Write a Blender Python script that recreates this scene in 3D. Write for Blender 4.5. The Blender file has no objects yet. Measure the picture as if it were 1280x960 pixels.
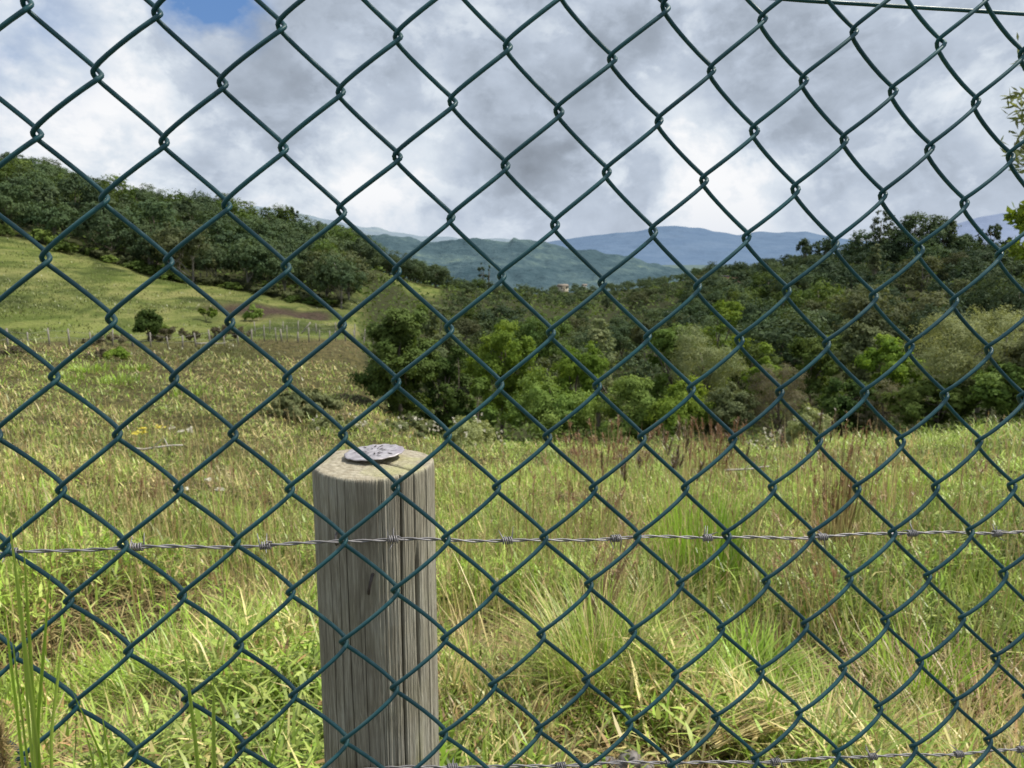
import bpy, math, random
import numpy as np
from mathutils import Vector

random.seed(7)
RNG = np.random.default_rng(7)
SC = bpy.context.scene
COL = SC.collection
F = 962.0                      # focal length in photo pixels (1280 wide)
PITCH = math.radians(9.5)
EYE = 1.6
CP, SP = math.cos(PITCH), math.sin(PITCH)
PI = math.pi


# ------------------------------------------------------------------ helpers
def cam2world(c):
    c = np.asarray(c, float)
    x, y, z = c[..., 0], c[..., 1], c[..., 2]
    return np.stack([x, z * CP - y * SP, EYE - z * SP - y * CP], -1)


def ray(px, py):
    d = cam2world([(px - 640) / F, (py - 480) / F, 1.0]) - np.array([0, 0, EYE])
    return d


def elev(px, py):              # slope (rise per horizontal metre) of a sight line
    d = ray(px, py)
    return d[2] / math.hypot(d[0], d[1])


def azim(px, py=400):
    d = ray(px, py)
    return math.atan2(d[0], d[1])


def hash2(ix, iy, seed):
    h = (ix.astype(np.int64) * 374761393 + iy.astype(np.int64) * 668265263 + seed * 974634777) & 0xFFFFFFFF
    h = ((h ^ (h >> 13)) * 1274126177) & 0xFFFFFFFF
    return ((h ^ (h >> 16)) & 0xFFFF) / 65535.0


def vnoise(x, y, seed=0):
    ix, iy = np.floor(x), np.floor(y)
    fx, fy = x - ix, y - iy
    fx = fx * fx * (3 - 2 * fx)
    fy = fy * fy * (3 - 2 * fy)
    a = hash2(ix, iy, seed); b = hash2(ix + 1, iy, seed)
    c = hash2(ix, iy + 1, seed); d = hash2(ix + 1, iy + 1, seed)
    return (a * (1 - fx) + b * fx) * (1 - fy) + (c * (1 - fx) + d * fx) * fy


def fbm(x, y, seed=0, oct=4):
    s, a, t = 0.0, 1.0, 0.0
    for k in range(oct):
        s = s + a * vnoise(x * 2 ** k + 17.3 * k, y * 2 ** k - 9.1 * k, seed + k)
        t += a
        a *= 0.5
    return s / t


def mesh_data(name, V, faces, mat, tint=None, smooth=False):
    """V (n,3); faces: list of integer arrays, one per polygon size."""
    me = bpy.data.meshes.new(name)
    V = np.asarray(V, np.float32)
    me.vertices.add(len(V))
    me.vertices.foreach_set('co', V.ravel())
    loops = np.concatenate([np.asarray(f, np.int32).ravel() for f in faces])
    sizes = np.concatenate([np.full(len(f), np.asarray(f).shape[1], np.int32) for f in faces])
    starts = np.concatenate([[0], np.cumsum(sizes)[:-1]]).astype(np.int32)
    me.loops.add(len(loops))
    me.loops.foreach_set('vertex_index', loops)
    me.polygons.add(len(sizes))
    me.polygons.foreach_set('loop_start', starts)
    try:
        me.polygons.foreach_set('loop_total', sizes)
    except Exception:
        pass
    if smooth:
        me.polygons.foreach_set('use_smooth', np.ones(len(sizes), bool))
    if tint is not None:
        at = me.attributes.new('tint', 'FLOAT_COLOR', 'POINT')
        t = np.ones((len(V), 4), np.float32)
        t[:, :3] = tint
        at.data.foreach_set('color', t.ravel())
    for m in (mat if isinstance(mat, (list, tuple)) else [mat]):
        me.materials.append(m)
    me.update(calc_edges=True)
    return me


def link(name, me, parent=None, loc=None):
    o = bpy.data.objects.new(name, me)
    COL.objects.link(o)
    if parent is not None:
        o.parent = parent
    if loc is not None:
        o.location = loc
    return o


def tag(o, label=None, cat=None, group=None, kind=None):
    if label: o['label'] = label
    if cat: o['category'] = cat
    if group: o['group'] = group
    if kind: o['kind'] = kind
    return o


def thing(name, label, cat, loc=(0, 0, 0), rotz=0.0, group=None):
    o = bpy.data.objects.new(name, None)
    o.empty_display_size = 0.2
    COL.objects.link(o)
    o.location = loc
    o.rotation_euler = (0, 0, rotz)
    return tag(o, label, cat, group)


class Geo:
    """collects vertices and faces of one mesh"""
    def __init__(self):
        self.V, self.F, self.T, self.n = [], {}, [], 0

    def add(self, V, *faces, tint=None):
        V = np.asarray(V, float)
        self.V.append(V)
        for f in faces:
            f = np.asarray(f, int)
            if len(f):
                self.F.setdefault(f.shape[1], []).append(f + self.n)
        t = np.ones((len(V), 3)) * 0.5 if tint is None else np.broadcast_to(np.asarray(tint, float), (len(V), 3))
        self.T.append(t)
        self.n += len(V)

    def tube(self, P, r, sides=6, caps=True, tint=None):
        P = np.asarray(P, float)
        n = len(P)
        r = np.broadcast_to(np.asarray(r, float), (n,))
        T = np.gradient(P, axis=0)
        T /= np.linalg.norm(T, axis=1, keepdims=True) + 1e-12
        A = np.zeros_like(P)
        u = np.array([1.0, 0, 0]) if abs(T[0, 0]) < 0.8 else np.array([0, 1.0, 0])
        for i in range(n):
            u = u - T[i] * (u @ T[i])
            u /= np.linalg.norm(u) + 1e-12
            A[i] = u
        B = np.cross(T, A)
        a = np.linspace(0, 2 * PI, sides, endpoint=False)
        V = P[:, None] + r[:, None, None] * (np.cos(a)[None, :, None] * A[:, None] + np.sin(a)[None, :, None] * B[:, None])
        i = np.arange(n - 1)[:, None] * sides
        j = np.arange(sides)[None]
        k = (np.arange(sides)[None] + 1) % sides
        Q = np.stack([i + j, i + k, i + sides + k, i + sides + j], -1).reshape(-1, 4)
        self.add(V.reshape(-1, 3), Q, tint=tint)
        if caps:
            b = self.n - n * sides
            self.F.setdefault(sides, []).append(np.array([[b + s for s in range(sides - 1, -1, -1)],
                                                          [b + (n - 1) * sides + s for s in range(sides)]]))

    def box(self, c, s, tint=None, rotz=0.0):
        c = np.asarray(c, float); s = np.asarray(s, float) / 2
        v = np.array([[x, y, z] for x in (-1, 1) for y in (-1, 1) for z in (-1, 1)]) * s
        R = np.array([[math.cos(rotz), -math.sin(rotz), 0], [math.sin(rotz), math.cos(rotz), 0], [0, 0, 1]])
        self.add(v @ R.T + c, [[0, 1, 3, 2], [4, 6, 7, 5], [0, 4, 5, 1], [2, 3, 7, 6], [0, 2, 6, 4], [1, 5, 7, 3]], tint=tint)

    def data(self, name, mat, smooth=False):
        return mesh_data(name, np.concatenate(self.V), [np.concatenate(f) for f in self.F.values()], mat,
                         np.concatenate(self.T), smooth)


# ------------------------------------------------------------------ materials
class NT:
    def __init__(self, tree):
        self.t = tree

    def n(self, typ, **kw):
        nd = self.t.nodes.new(typ)
        for k, v in kw.items():
            if k.startswith('i_'):
                nd.inputs[k[2:].replace('_', ' ')].default_value = v
            else:
                setattr(nd, k, v)
        return nd

    def l(self, a, b):
        self.t.links.new(a, b)

    def math(self, op, a, b=None, c=None, clamp=False):
        nd = self.t.nodes.new('ShaderNodeMath')
        nd.operation = op
        nd.use_clamp = clamp
        for i, v in enumerate((a, b, c)):
            if v is None: continue
            if isinstance(v, (int, float)): nd.inputs[i].default_value = v
            else: self.l(v, nd.inputs[i])
        return nd.outputs[0]

    def mix(self, fac, a, b, blend='MIX'):
        nd = self.t.nodes.new('ShaderNodeMix')
        nd.data_type = 'RGBA'
        nd.blend_type = blend
        for s, v in ((nd.inputs[0], fac), (nd.inputs[6], a), (nd.inputs[7], b)):
            if isinstance(v, (int, float)): s.default_value = v
            elif isinstance(v, tuple): s.default_value = (*v[:3], 1)
            else: self.l(v, s)
        return nd.outputs[2]

    def ramp(self, fac, stops):
        nd = self.t.nodes.new('ShaderNodeValToRGB')
        e = nd.color_ramp.elements
        while len(e) < len(stops): e.new(0.5)
        for i, (p, c) in enumerate(stops):
            e[i].position = p
            e[i].color = (*c, 1) if len(c) == 3 else c
        self.l(fac, nd.inputs[0])
        return nd.outputs[0]

    def rng(self, v, a, b, c=0.0, d=1.0, smooth=False):
        nd = self.t.nodes.new('ShaderNodeMapRange')
        nd.clamp = True
        if smooth: nd.interpolation_type = 'SMOOTHSTEP'
        self.l(v, nd.inputs[0])
        for i, x in enumerate((a, b, c, d)): nd.inputs[i + 1].default_value = x
        return nd.outputs[0]

    def noise(self, vec, scale, detail=4, rough=0.55, dist=0.0):
        nd = self.t.nodes.new('ShaderNodeTexNoise')
        nd.inputs['Scale'].default_value = scale
        nd.inputs['Detail'].default_value = detail
        nd.inputs['Roughness'].default_value = rough
        nd.inputs['Distortion'].default_value = dist
        if vec is not None: self.l(vec, nd.inputs['Vector'])
        return nd.outputs['Fac']


def material(name):
    m = bpy.data.materials.new(name)
    m.use_nodes = True
    nt = m.node_tree
    nt.nodes.clear()
    k = NT(nt)
    out = k.n('ShaderNodeOutputMaterial')
    return m, k, out


def principled(k, out, rough=0.6, spec=0.3, metal=0.0):
    b = k.n('ShaderNodeBsdfPrincipled')
    b.inputs['Roughness'].default_value = rough
    b.inputs['Specular IOR Level'].default_value = spec
    b.inputs['Metallic'].default_value = metal
    k.l(b.outputs[0], out.inputs[0])
    return b


def leaf_mat(name, dark, light, alt=None, transl=0.3, objvar=0.35, haze=None, haze_amt=0.0):
    """foliage: colour runs dark..light with the leaf's own tint, shifts from tree to tree"""
    m, k, out = material(name)
    at = k.n('ShaderNodeAttribute', attribute_name='tint')
    sep = k.n('ShaderNodeSeparateColor')
    k.l(at.outputs['Color'], sep.inputs[0])
    c = k.mix(sep.outputs[0], dark, light)
    if alt:
        oi = k.n('ShaderNodeObjectInfo')
        f = k.math('MULTIPLY', oi.outputs['Random'], objvar)
        f = k.math('ADD', f, k.math('MULTIPLY', sep.outputs[1], 0.35))
        c = k.mix(f, c, alt)
        v = k.math('MULTIPLY_ADD', k.math('FRACT', k.math('MULTIPLY', oi.outputs['Random'], 7.31)), 0.6, 0.7)
        mul = k.n('ShaderNodeVectorMath', operation='SCALE')
        k.l(c, mul.inputs[0]); k.l(v, mul.inputs['Scale'])
        c = mul.outputs[0]
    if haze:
        c = k.mix(haze_amt, c, haze)  # thin distance haze blended into the leaf colour
    d = k.n('ShaderNodeBsdfPrincipled')
    d.inputs['Roughness'].default_value = 0.7
    d.inputs['Specular IOR Level'].default_value = 0.10
    t = k.n('ShaderNodeBsdfTranslucent')
    k.l(c, d.inputs['Base Color'])
    tc = k.mix(1.0, c, (1.3, 1.25, 0.7), 'MULTIPLY')
    k.l(tc, t.inputs['Color'])
    mx = k.n('ShaderNodeMixShader')
    mx.inputs[0].default_value = transl
    k.l(d.outputs[0], mx.inputs[1]); k.l(t.outputs[0], mx.inputs[2])
    k.l(mx.outputs[0], out.inputs[0])
    return m


def grass_mat(name, green, straw, rust, transl=0.30, sage=(0.27, 0.36, 0.09)):
    m, k, out = material(name)
    at = k.n('ShaderNodeAttribute', attribute_name='tint')
    sep = k.n('ShaderNodeSeparateColor')
    k.l(at.outputs['Color'], sep.inputs[0])
    gp = k.n('ShaderNodeNewGeometry')
    sg = k.rng(k.noise(gp.outputs['Position'], 1.3, 3, 0.6), 0.46, 0.60)
    gcol = k.mix(k.math('MULTIPLY', sg, 0.45), green, sage)
    c = k.mix(sep.outputs[0], gcol, straw)
    c = k.mix(sep.outputs[2], c, rust)
    v = k.math('MULTIPLY_ADD', sep.outputs[1], 1.3, 0.35)
    mul = k.n('ShaderNodeVectorMath', operation='SCALE')
    k.l(c, mul.inputs[0]); k.l(v, mul.inputs['Scale'])
    c = mul.outputs[0]
    d = k.n('ShaderNodeBsdfPrincipled')
    d.inputs['Roughness'].default_value = 0.40
    d.inputs['Specular IOR Level'].default_value = 0.40
    t = k.n('ShaderNodeBsdfTranslucent')
    k.l(c, d.inputs['Base Color']); k.l(c, t.inputs['Color'])
    mx = k.n('ShaderNodeMixShader')
    mx.inputs[0].default_value = transl
    k.l(d.outputs[0], mx.inputs[1]); k.l(t.outputs[0], mx.inputs[2])
    k.l(mx.outputs[0], out.inputs[0])
    return m


def plain_mat(name, col, col2, scale=30, rough=0.7, spec=0.3, metal=0.0, bump=0.0, obj=True):
    m, k, out = material(name)
    b = principled(k, out, rough, spec, metal)
    tc = k.n('ShaderNodeTexCoord')
    nz = k.noise(tc.outputs['Object'], scale, 5, 0.6)
    k.l(k.mix(k.rng(nz, 0.3, 0.7), col, col2), b.inputs['Base Color'])
    if bump:
        bp = k.n('ShaderNodeBump')
        bp.inputs['Strength'].default_value = bump
        bp.inputs['Distance'].default_value = 0.01
        k.l(nz, bp.inputs['Height']); k.l(bp.outputs[0], b.inputs['Normal'])
    return m


M = {}
def wire_mat():
    m, k, out = material('green_coated_wire')
    b = principled(k, out, 0.42, 0.35)
    tc = k.n('ShaderNodeTexCoord')
    n1 = k.noise(tc.outputs['Object'], 14, 3, 0.6)
    n2 = k.noise(tc.outputs['Object'], 70, 4, 0.65)
    g = k.n('ShaderNodeNewGeometry')
    sx = k.n('ShaderNodeSeparateXYZ'); k.l(g.outputs['Normal'], sx.inputs[0])
    c = k.mix(k.rng(n1, 0.35, 0.65), (0.009, 0.062, 0.080), (0.018, 0.098, 0.112))
    dust = k.math('MULTIPLY', k.rng(sx.outputs[2], 0.1, 0.9, 0, 0.42), k.rng(n2, 0.35, 0.62))
    c = k.mix(dust, c, (0.13, 0.20, 0.19))                       # faded, dusty upper side
    c = k.mix(k.rng(n2, 0.72, 0.78, 0, 0.7), c, (0.07, 0.06, 0.05))    # worn specks
    k.l(c, b.inputs['Base Color'])
    k.l(k.rng(n2, 0.3, 0.7, 0.36, 0.55), b.inputs['Roughness'])
    return m


M['wire'] = wire_mat()
M['zinc'] = plain_mat('galvanised_wire', (0.17, 0.165, 0.17), (0.34, 0.33, 0.34), 90, 0.6, 0.35, 0.5)
M['bark'] = plain_mat('bark', (0.10, 0.085, 0.065), (0.22, 0.19, 0.155), 3, 0.9, 0.1)
M['palebark'] = plain_mat('pale_bark', (0.17, 0.155, 0.13), (0.32, 0.30, 0.27), 3, 0.9, 0.1)
M['stick'] = plain_mat('dead_wood', (0.32, 0.29, 0.25), (0.55, 0.52, 0.47), 8, 0.85, 0.1)
M['greypost'] = plain_mat('weathered_post_wood', (0.19, 0.175, 0.15), (0.36, 0.33, 0.29), 6, 0.9, 0.1)
M['stone'] = plain_mat('stone', (0.10, 0.09, 0.085), (0.26, 0.24, 0.235), 40, 0.85, 0.2, 0.0, 0.4)
M['deep'] = leaf_mat('leaf_deep_green', (0.026, 0.058, 0.015), (0.109, 0.192, 0.041), (0.128, 0.160, 0.045))
M['mid'] = leaf_mat('leaf_mid_green', (0.045, 0.096, 0.020), (0.192, 0.307, 0.058), (0.192, 0.230, 0.064))
M['grey'] = leaf_mat('leaf_grey_green', (0.070, 0.102, 0.046), (0.243, 0.301, 0.134), (0.230, 0.230, 0.115))
M['woodgreen'] = leaf_mat('leaf_wood_green', (0.026, 0.056, 0.014), (0.115, 0.188, 0.038), (0.12, 0.145, 0.042))
M['woodgrey'] = leaf_mat('leaf_wood_grey_green', (0.036, 0.056, 0.026), (0.135, 0.172, 0.076), (0.13, 0.13, 0.065))
M['lime'] = leaf_mat('leaf_yellow_green', (0.058, 0.118, 0.018), (0.250, 0.385, 0.050), (0.240, 0.290, 0.055), 0.4)
M['pale'] = leaf_mat('leaf_pale_olive', (0.110, 0.130, 0.055), (0.385, 0.440, 0.200), (0.330, 0.350, 0.165))
M['twig'] = leaf_mat('leaf_brown_twigs', (0.085, 0.074, 0.052), (0.250, 0.215, 0.150), (0.175, 0.180, 0.09))
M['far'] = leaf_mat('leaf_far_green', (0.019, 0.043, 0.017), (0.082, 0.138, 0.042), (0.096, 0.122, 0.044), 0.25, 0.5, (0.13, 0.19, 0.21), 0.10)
M['white'] = leaf_mat('flower_white', (0.40, 0.38, 0.33), (0.75, 0.73, 0.66))
M['yellow'] = leaf_mat('flower_yellow', (0.55, 0.46, 0.06), (0.72, 0.64, 0.14))
M['grass'] = grass_mat('meadow_grass', (0.220, 0.362, 0.028), (0.66, 0.54, 0.26), (0.38, 0.20, 0.11))
M['darkseed'] = grass_mat('dark_seed_heads', (0.21, 0.16, 0.085), (0.33, 0.24, 0.135), (0.27, 0.155, 0.09), 0.2, (0.12, 0.09, 0.05))
M['pasture'] = grass_mat('pasture_grass', (0.135, 0.175, 0.040), (0.27, 0.255, 0.10), (0.20, 0.13, 0.06), 0.2, (0.16, 0.19, 0.06))


# ------------------------------------------------------------------ terrain
def zz(px, rho, py):           # height of a ground point seen at pixel (px,py), rho metres away
    return EYE + rho * elev(px, py)


NEAR = [(0.0, 0.0), (1.2, 0.0), (2.2, -0.03), (3.6, -0.28)]
PROF = {}


def prof(px, pts):
    PROF[azim(px)] = NEAR + [(r, (zz(px, r, v) if k == 'y' else v)) for (r, v, k) in pts]


prof(-260, [(6, 702, 'y'), (12, 598, 'y'), (25, 505, 'y'), (42, 448, 'y'), (54, 425, 'y'), (80, 330, 'y'), (105, 262, 'y'), (150, 215, 'y'), (200, 195, 'y'), (330, 22, 'z'), (700, 0, 'z'), (1500, -40, 'z'), (9000, -60, 'z')])
prof(0, [(6, 704, 'y'), (12, 600, 'y'), (25, 512, 'y'), (45, 450, 'y'), (51, 437, 'y'), (60, 420, 'y'), (90, 340, 'y'), (115, 288, 'y'), (150, 258, 'y'), (190, 236, 'y'), (260, 21, 'z'), (420, 10, 'z'), (900, -30, 'z'), (9000, -60, 'z')])
prof(250, [(6, 706, 'y'), (12, 607, 'y'), (25, 527, 'y'), (45, 462, 'y'), (58, 437, 'y'), (75, 408, 'y'), (95, 377, 'y'), (112, 354, 'y'), (150, 312, 'y'), (190, 274, 'y'), (240, 9, 'z'), (400, 0, 'z'), (900, -30, 'z'), (9000, -60, 'z')])
prof(430, [(6, 708, 'y'), (12, 612, 'y'), (25, 540, 'y'), (45, 475, 'y'), (66, 424, 'y'), (85, 405, 'y'), (105, 388, 'y'), (150, 347, 'y'), (190, 318, 'y'), (240, -1, 'z'), (400, -8, 'z'), (900, -30, 'z'), (9000, -60, 'z')])
prof(560, [(6, 710, 'y'), (12, 614, 'y'), (25, 563, 'y'), (34, 555, 'y'), (48, -9.5, 'z'), (66, -11, 'z'), (110, -12.5, 'z'), (150, -12, 'z'), (200, 374, 'y'), (250, 356, 'y'), (330, -14, 'z'), (600, -34, 'z'), (9000, -60, 'z')])
prof(750, [(6, 712, 'y'), (12, 615, 'y'), (22, 573, 'y'), (30, 556, 'y'), (45, -10.5, 'z'), (80, -15, 'z'), (130, -17, 'z'), (200, -17, 'z'), (300, 378, 'y'), (400, 362, 'y'), (520, -24, 'z'), (800, -42, 'z'), (9000, -60, 'z')])
prof(900, [(6, 712, 'y'), (12, 613, 'y'), (22, 568, 'y'), (30, 553, 'y'), (45, -9.5, 'z'), (80, -13, 'z'), (130, -13, 'z'), (180, 388, 'y'), (240, 352, 'y'), (300, 340, 'y'), (420, -10, 'z'), (900, -40, 'z'), (9000, -60, 'z')])
prof(1100, [(6, 712, 'y'), (12, 608, 'y'), (20, 570, 'y'), (30, 545, 'y'), (42, -8, 'z'), (70, -9, 'z'), (110, 430, 'y'), (150, 380, 'y'), (200, 332, 'y'), (235, 321, 'y'), (330, -3, 'z'), (800, -30, 'z'), (9000, -60, 'z')])
prof(1280, [(6, 710, 'y'), (12, 600, 'y'), (20, 553, 'y'), (29, 530, 'y'), (38, -5.5, 'z'), (70, -6, 'z'), (110, 405, 'y'), (150, 362, 'y'), (200, 335, 'y'), (250, 328, 'y'), (400, -4, 'z'), (900, -30, 'z'), (9000, -60, 'z')])
prof(1600, [(6, 706, 'y'), (12, 590, 'y'), (20, 540, 'y'), (30, 510, 'y'), (45, -4.5, 'z'), (80, -3, 'z'), (130, 0, 'z'), (200, 2, 'z'), (400, 0, 'z'), (900, -20, 'z'), (9000, -60, 'z')])
for a in (100, 180, -100, -180):
    PROF[math.radians(a)] = [(0, 0), (2.2, 0.0), (6, 0.05), (30, 0.6), (100, 3), (400, 6), (9000, -30)]

LR = np.concatenate([[0.0], np.exp(np.linspace(math.log(0.25), math.log(9000), 210))])
AZ = np.radians(np.concatenate([np.arange(-180, -60, 6), np.arange(-60, 60, 0.5), np.arange(60, 180.1, 6)]))
_ka = np.array(sorted(PROF))
_tab = np.array([np.interp(np.log(LR + 0.3), np.log(np.array([p[0] for p in PROF[a]]) + 0.3), [p[1] for p in PROF[a]]) for a in _ka])
_tab = np.array([np.convolve(np.pad(t, 3, mode='edge'), np.array([1, 2, 3, 3, 3, 2, 1]) / 15.0, 'valid') for t in _tab])
_i = np.clip(np.searchsorted(_ka, AZ, side='right') - 1, 0, len(_ka) - 2)
_f = ((AZ - _ka[_i]) / (_ka[_i + 1] - _ka[_i]))[:, None]
_f = _f * _f * (3 - 2 * _f) * 0.5 + _f * 0.5
HZ = _tab[_i] * (1 - _f) + _tab[_i + 1] * _f                      # (azimuth, distance)
_X = LR[None] * np.sin(AZ)[:, None]
_Y = LR[None] * np.cos(AZ)[:, None]
_amp = np.clip((LR - 3) * 0.02, 0, 0.6)[None]
HZ = HZ + _amp * (fbm(_X * 0.22, _Y * 0.22, 5, 3) - 0.5) * 1.2 + np.clip((LR - 1.3) * 0.10, 0, .26)[None] * (fbm(_X * 1.1, _Y * 1.1, 9, 2) - 0.5)


def ground(X, Y):
    X = np.asarray(X, float); Y = np.asarray(Y, float)
    a = np.arctan2(X, Y); r = np.hypot(X, Y)
    i = np.clip(np.searchsorted(AZ, a, side='right') - 1, 0, len(AZ) - 2)
    f = (a - AZ[i]) / (AZ[i + 1] - AZ[i])
    j = np.clip(np.searchsorted(LR, r, side='right') - 1, 0, len(LR) - 2)
    g = (r - LR[j]) / (LR[j + 1] - LR[j])
    return (HZ[i, j] * (1 - g) + HZ[i, j + 1] * g) * (1 - f) + (HZ[i + 1, j] * (1 - g) + HZ[i + 1, j + 1] * g) * f


def spot(px, rho):             # ground point rho metres away in the direction of photo column px
    a = azim(px)
    x, y = rho * math.sin(a), rho * math.cos(a)
    return np.array([x, y, float(ground(x, y))])


def sm(x, a, b):
    t = np.clip((x - a) / (b - a), 0, 1)
    return t * t * (3 - 2 * t)


PXK = lambda a: 640 + F * np.tan(a) * CP       # rough photo column of an azimuth


def zones(X, Y):
    """R pasture, G wood floor, B bare red earth"""
    a = np.arctan2(X, Y); r = np.hypot(X, Y)
    px = PXK(np.clip(a, -1.4, 1.4))
    n = fbm(X * 0.08, Y * 0.08, 21, 3) - 0.5
    rf = np.interp(px, [-300, 0, 250, 430, 470], [46, 51, 58, 66, 70])       # the pasture fence
    edge = np.interp(px, [-300, 0, 250, 430, 475, 560], [104, 114, 111, 106, 185, 232])
    left = 1 - sm(px, 440, 470)
    pasture = sm(r, rf + 1.5, rf + 4) * (1 - sm(px, 600, 640))
    wood = sm(r + n * 10, edge - 2, edge + 4) * (1 - sm(px, 560, 600)) * (1 - sm(r, 700, 1500))
    re = np.interp(px, [430, 470, 560, 750, 900, 1100, 1280, 1600], [80, 40, 34, 30, 30, 30, 29, 32])
    wood = np.maximum(wood, (1 - left) * sm(r + n * 4, re - 1, re + 3))
    patch = np.exp(-((px - 515) / 40) ** 2 - ((r - 215) / 40) ** 2)           # the light clearing behind the wood's end
    wood = wood * (1 - 0.9 * sm(patch, 0.3, 0.5))
    pasture = np.maximum(pasture, sm(patch, 0.3, 0.5))
    lineb = np.interp(px, [225, 330, 440], [92, 89, 93])
    bare = np.exp(-((r - lineb) / 8.5) ** 2) * sm(px, 228, 262) * (1 - sm(px, 405, 440))
    bare = sm(bare + n * 1.3 + 0.5 * (fbm(X * 0.4, Y * 0.4, 23, 3) - 0.5), 0.42, 0.85)
    return pasture, wood, bare


def build_ground():
    na, nr = len(AZ), len(LR)
    V = np.stack([_X, _Y, HZ], -1).reshape(-1, 3)
    i = np.arange(na - 1)[:, None] * nr
    j = np.arange(nr - 1)[None]
    Q = np.stack([i + j, i + nr + j, i + nr + j + 1, i + j + 1], -1).reshape(-1, 4)
    p, w, b = zones(V[:, 0], V[:, 1])
    m, k, out = material('ground_soil_and_turf')
    bs = principled(k, out, 0.95, 0.1)
    geo = k.n('ShaderNodeNewGeometry')
    at = k.n('ShaderNodeAttribute', attribute_name='tint')
    sep = k.n('ShaderNodeSeparateColor')
    k.l(at.outputs['Color'], sep.inputs[0])
    pos = geo.outputs['Position']
    mp = k.n('ShaderNodeMapping', vector_type='POINT')
    mp.inputs['Scale'].default_value = (0.05, 0.09, 1.25)
    k.l(pos, mp.inputs[0])
    strip = k.noise(mp.outputs[0], 1.0, 6, 0.65, 0.5)        # cattle terraces along the contours
    big = k.noise(pos, 0.06, 4, 0.6)
    fine = k.noise(pos, 2.2, 5, 0.65)
    mead = k.mix(k.rng(big, 0.35, 0.65), (0.10, 0.10, 0.03), (0.19, 0.155, 0.07))
    mead = k.mix(k.rng(fine, 0.35, 0.7), (0.035, 0.032, 0.015), mead)
    past = k.ramp(strip, [(0.40, (0.032, 0.042, 0.014)), (0.47, (0.095, 0.115, 0.034)), (0.53, (0.165, 0.175, 0.058)), (0.62, (0.26, 0.245, 0.10))])
    past = k.mix(k.rng(big, 0.38, 0.66), past, k.mix(0.5, past, (0.15, 0.21, 0.035)))
    past = k.mix(k.rng(fine, 0.25, 0.7), k.mix(0.5, past, (0.05, 0.06, 0.02)), past)
    flo = k.mix(fine, (0.018, 0.022, 0.010), (0.055, 0.060, 0.022))
    bare = k.mix(k.rng(fine, 0.35, 0.65), (0.028, 0.020, 0.016), (0.085, 0.058, 0.044))
    c = k.mix(sep.outputs[0], mead, past)
    c = k.mix(sep.outputs[1], c, flo)
    c = k.mix(sep.outputs[2], c, bare)
    ln = k.n('ShaderNodeVectorMath', operation='LENGTH'); k.l(pos, ln.inputs[0])
    c = k.mix(k.rng(ln.outputs['Value'], 600, 2200, 0, 1), c, k.mix(k.noise(pos, 0.01, 4), (0.075, 0.115, 0.125), (0.12, 0.165, 0.15)))      # distance haze mixed into the plain's colour
    k.l(c, bs.inputs['Base Color'])
    bp = k.n('ShaderNodeBump')
    bp.inputs['Strength'].default_value = 0.7
    bp.inputs['Distance'].default_value = 0.45
    k.l(k.math('ADD', fine, k.math('MULTIPLY', strip, 2.0)), bp.inputs['Height'])
    k.l(bp.outputs[0], bs.inputs['Normal'])
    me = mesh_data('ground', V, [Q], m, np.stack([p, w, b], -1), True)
    tag(link('ground', me), kind='structure')


build_ground()


# ------------------------------------------------------------------ far hills
def hill(name, D, sky, depth, base, cols, scale, bump, seed, rel=0.10):
    px = np.arange(sky[0][0], sky[-1][0] + 1, 3.0)
    yy = np.interp(px, [s[0] for s in sky], [s[1] for s in sky])
    n = 46
    t = np.linspace(0, 1, n)                       # 0 crest .. 1 foot, towards the viewer
    tb = np.linspace(0.06, 0.5, 6)                 # and the back slope
    V = []
    crest0 = np.array([EYE + D * elev(p, y) for p, y in zip(px, yy)])
    kn = np.hanning(31); kn /= kn.sum()
    soft = np.convolve(np.pad(crest0, 15, mode='edge'), kn, 'valid')
    az = np.array([azim(p) for p in px])
    rows = []
    for s in list(-tb[::-1]) + list(t):
        rho = D - s * depth
        X, Y = rho * np.sin(az), rho * np.cos(az)
        fall = np.clip(abs(s), 0, 1)
        bl = min(fall / 0.10, 1.0)
        crest = crest0 * (1 - bl) + soft * bl
        rel_n = (fbm(X / depth * 5, Y / depth * 5, seed, 5) - 0.5)
        z = crest + (base - crest) * (fall ** 0.85) + rel_n * (crest - base) * rel * 4 * np.sin(PI * min(fall, 1)) \
            + (fbm(X / bump[0], Y / bump[0], seed + 5, 2) - 0.5) * bump[1]
        rows.append(np.stack([X, Y, z], -1))
    V = np.array(rows)
    a, b = V.shape[:2]
    i = np.arange(a - 1)[:, None] * b
    j = np.arange(b - 1)[None]
    Q = np.stack([i + j, i + b + j, i + b + j + 1, i + j + 1], -1).reshape(-1, 4)
    m, k, out = material(name + '_hazed_woods')
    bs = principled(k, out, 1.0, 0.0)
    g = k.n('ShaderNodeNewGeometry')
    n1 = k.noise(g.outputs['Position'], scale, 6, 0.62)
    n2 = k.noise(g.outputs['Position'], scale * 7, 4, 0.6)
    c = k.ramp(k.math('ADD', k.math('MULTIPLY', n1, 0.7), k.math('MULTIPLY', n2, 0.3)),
               [(0.36, cols[0]), (0.50, cols[1]), (0.60, cols[2]), (0.70, cols[3])])  # slope colours already carry the bluish haze of distance
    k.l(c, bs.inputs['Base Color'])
    bp = k.n('ShaderNodeBump')
    bp.inputs['Strength'].default_value = 0.6
    bp.inputs['Distance'].default_value = bump[1]
    k.l(n2, bp.inputs['Height']); k.l(bp.outputs[0], bs.inputs['Normal'])
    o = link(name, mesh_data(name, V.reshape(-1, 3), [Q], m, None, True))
    return tag(o, kind='structure')


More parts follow.
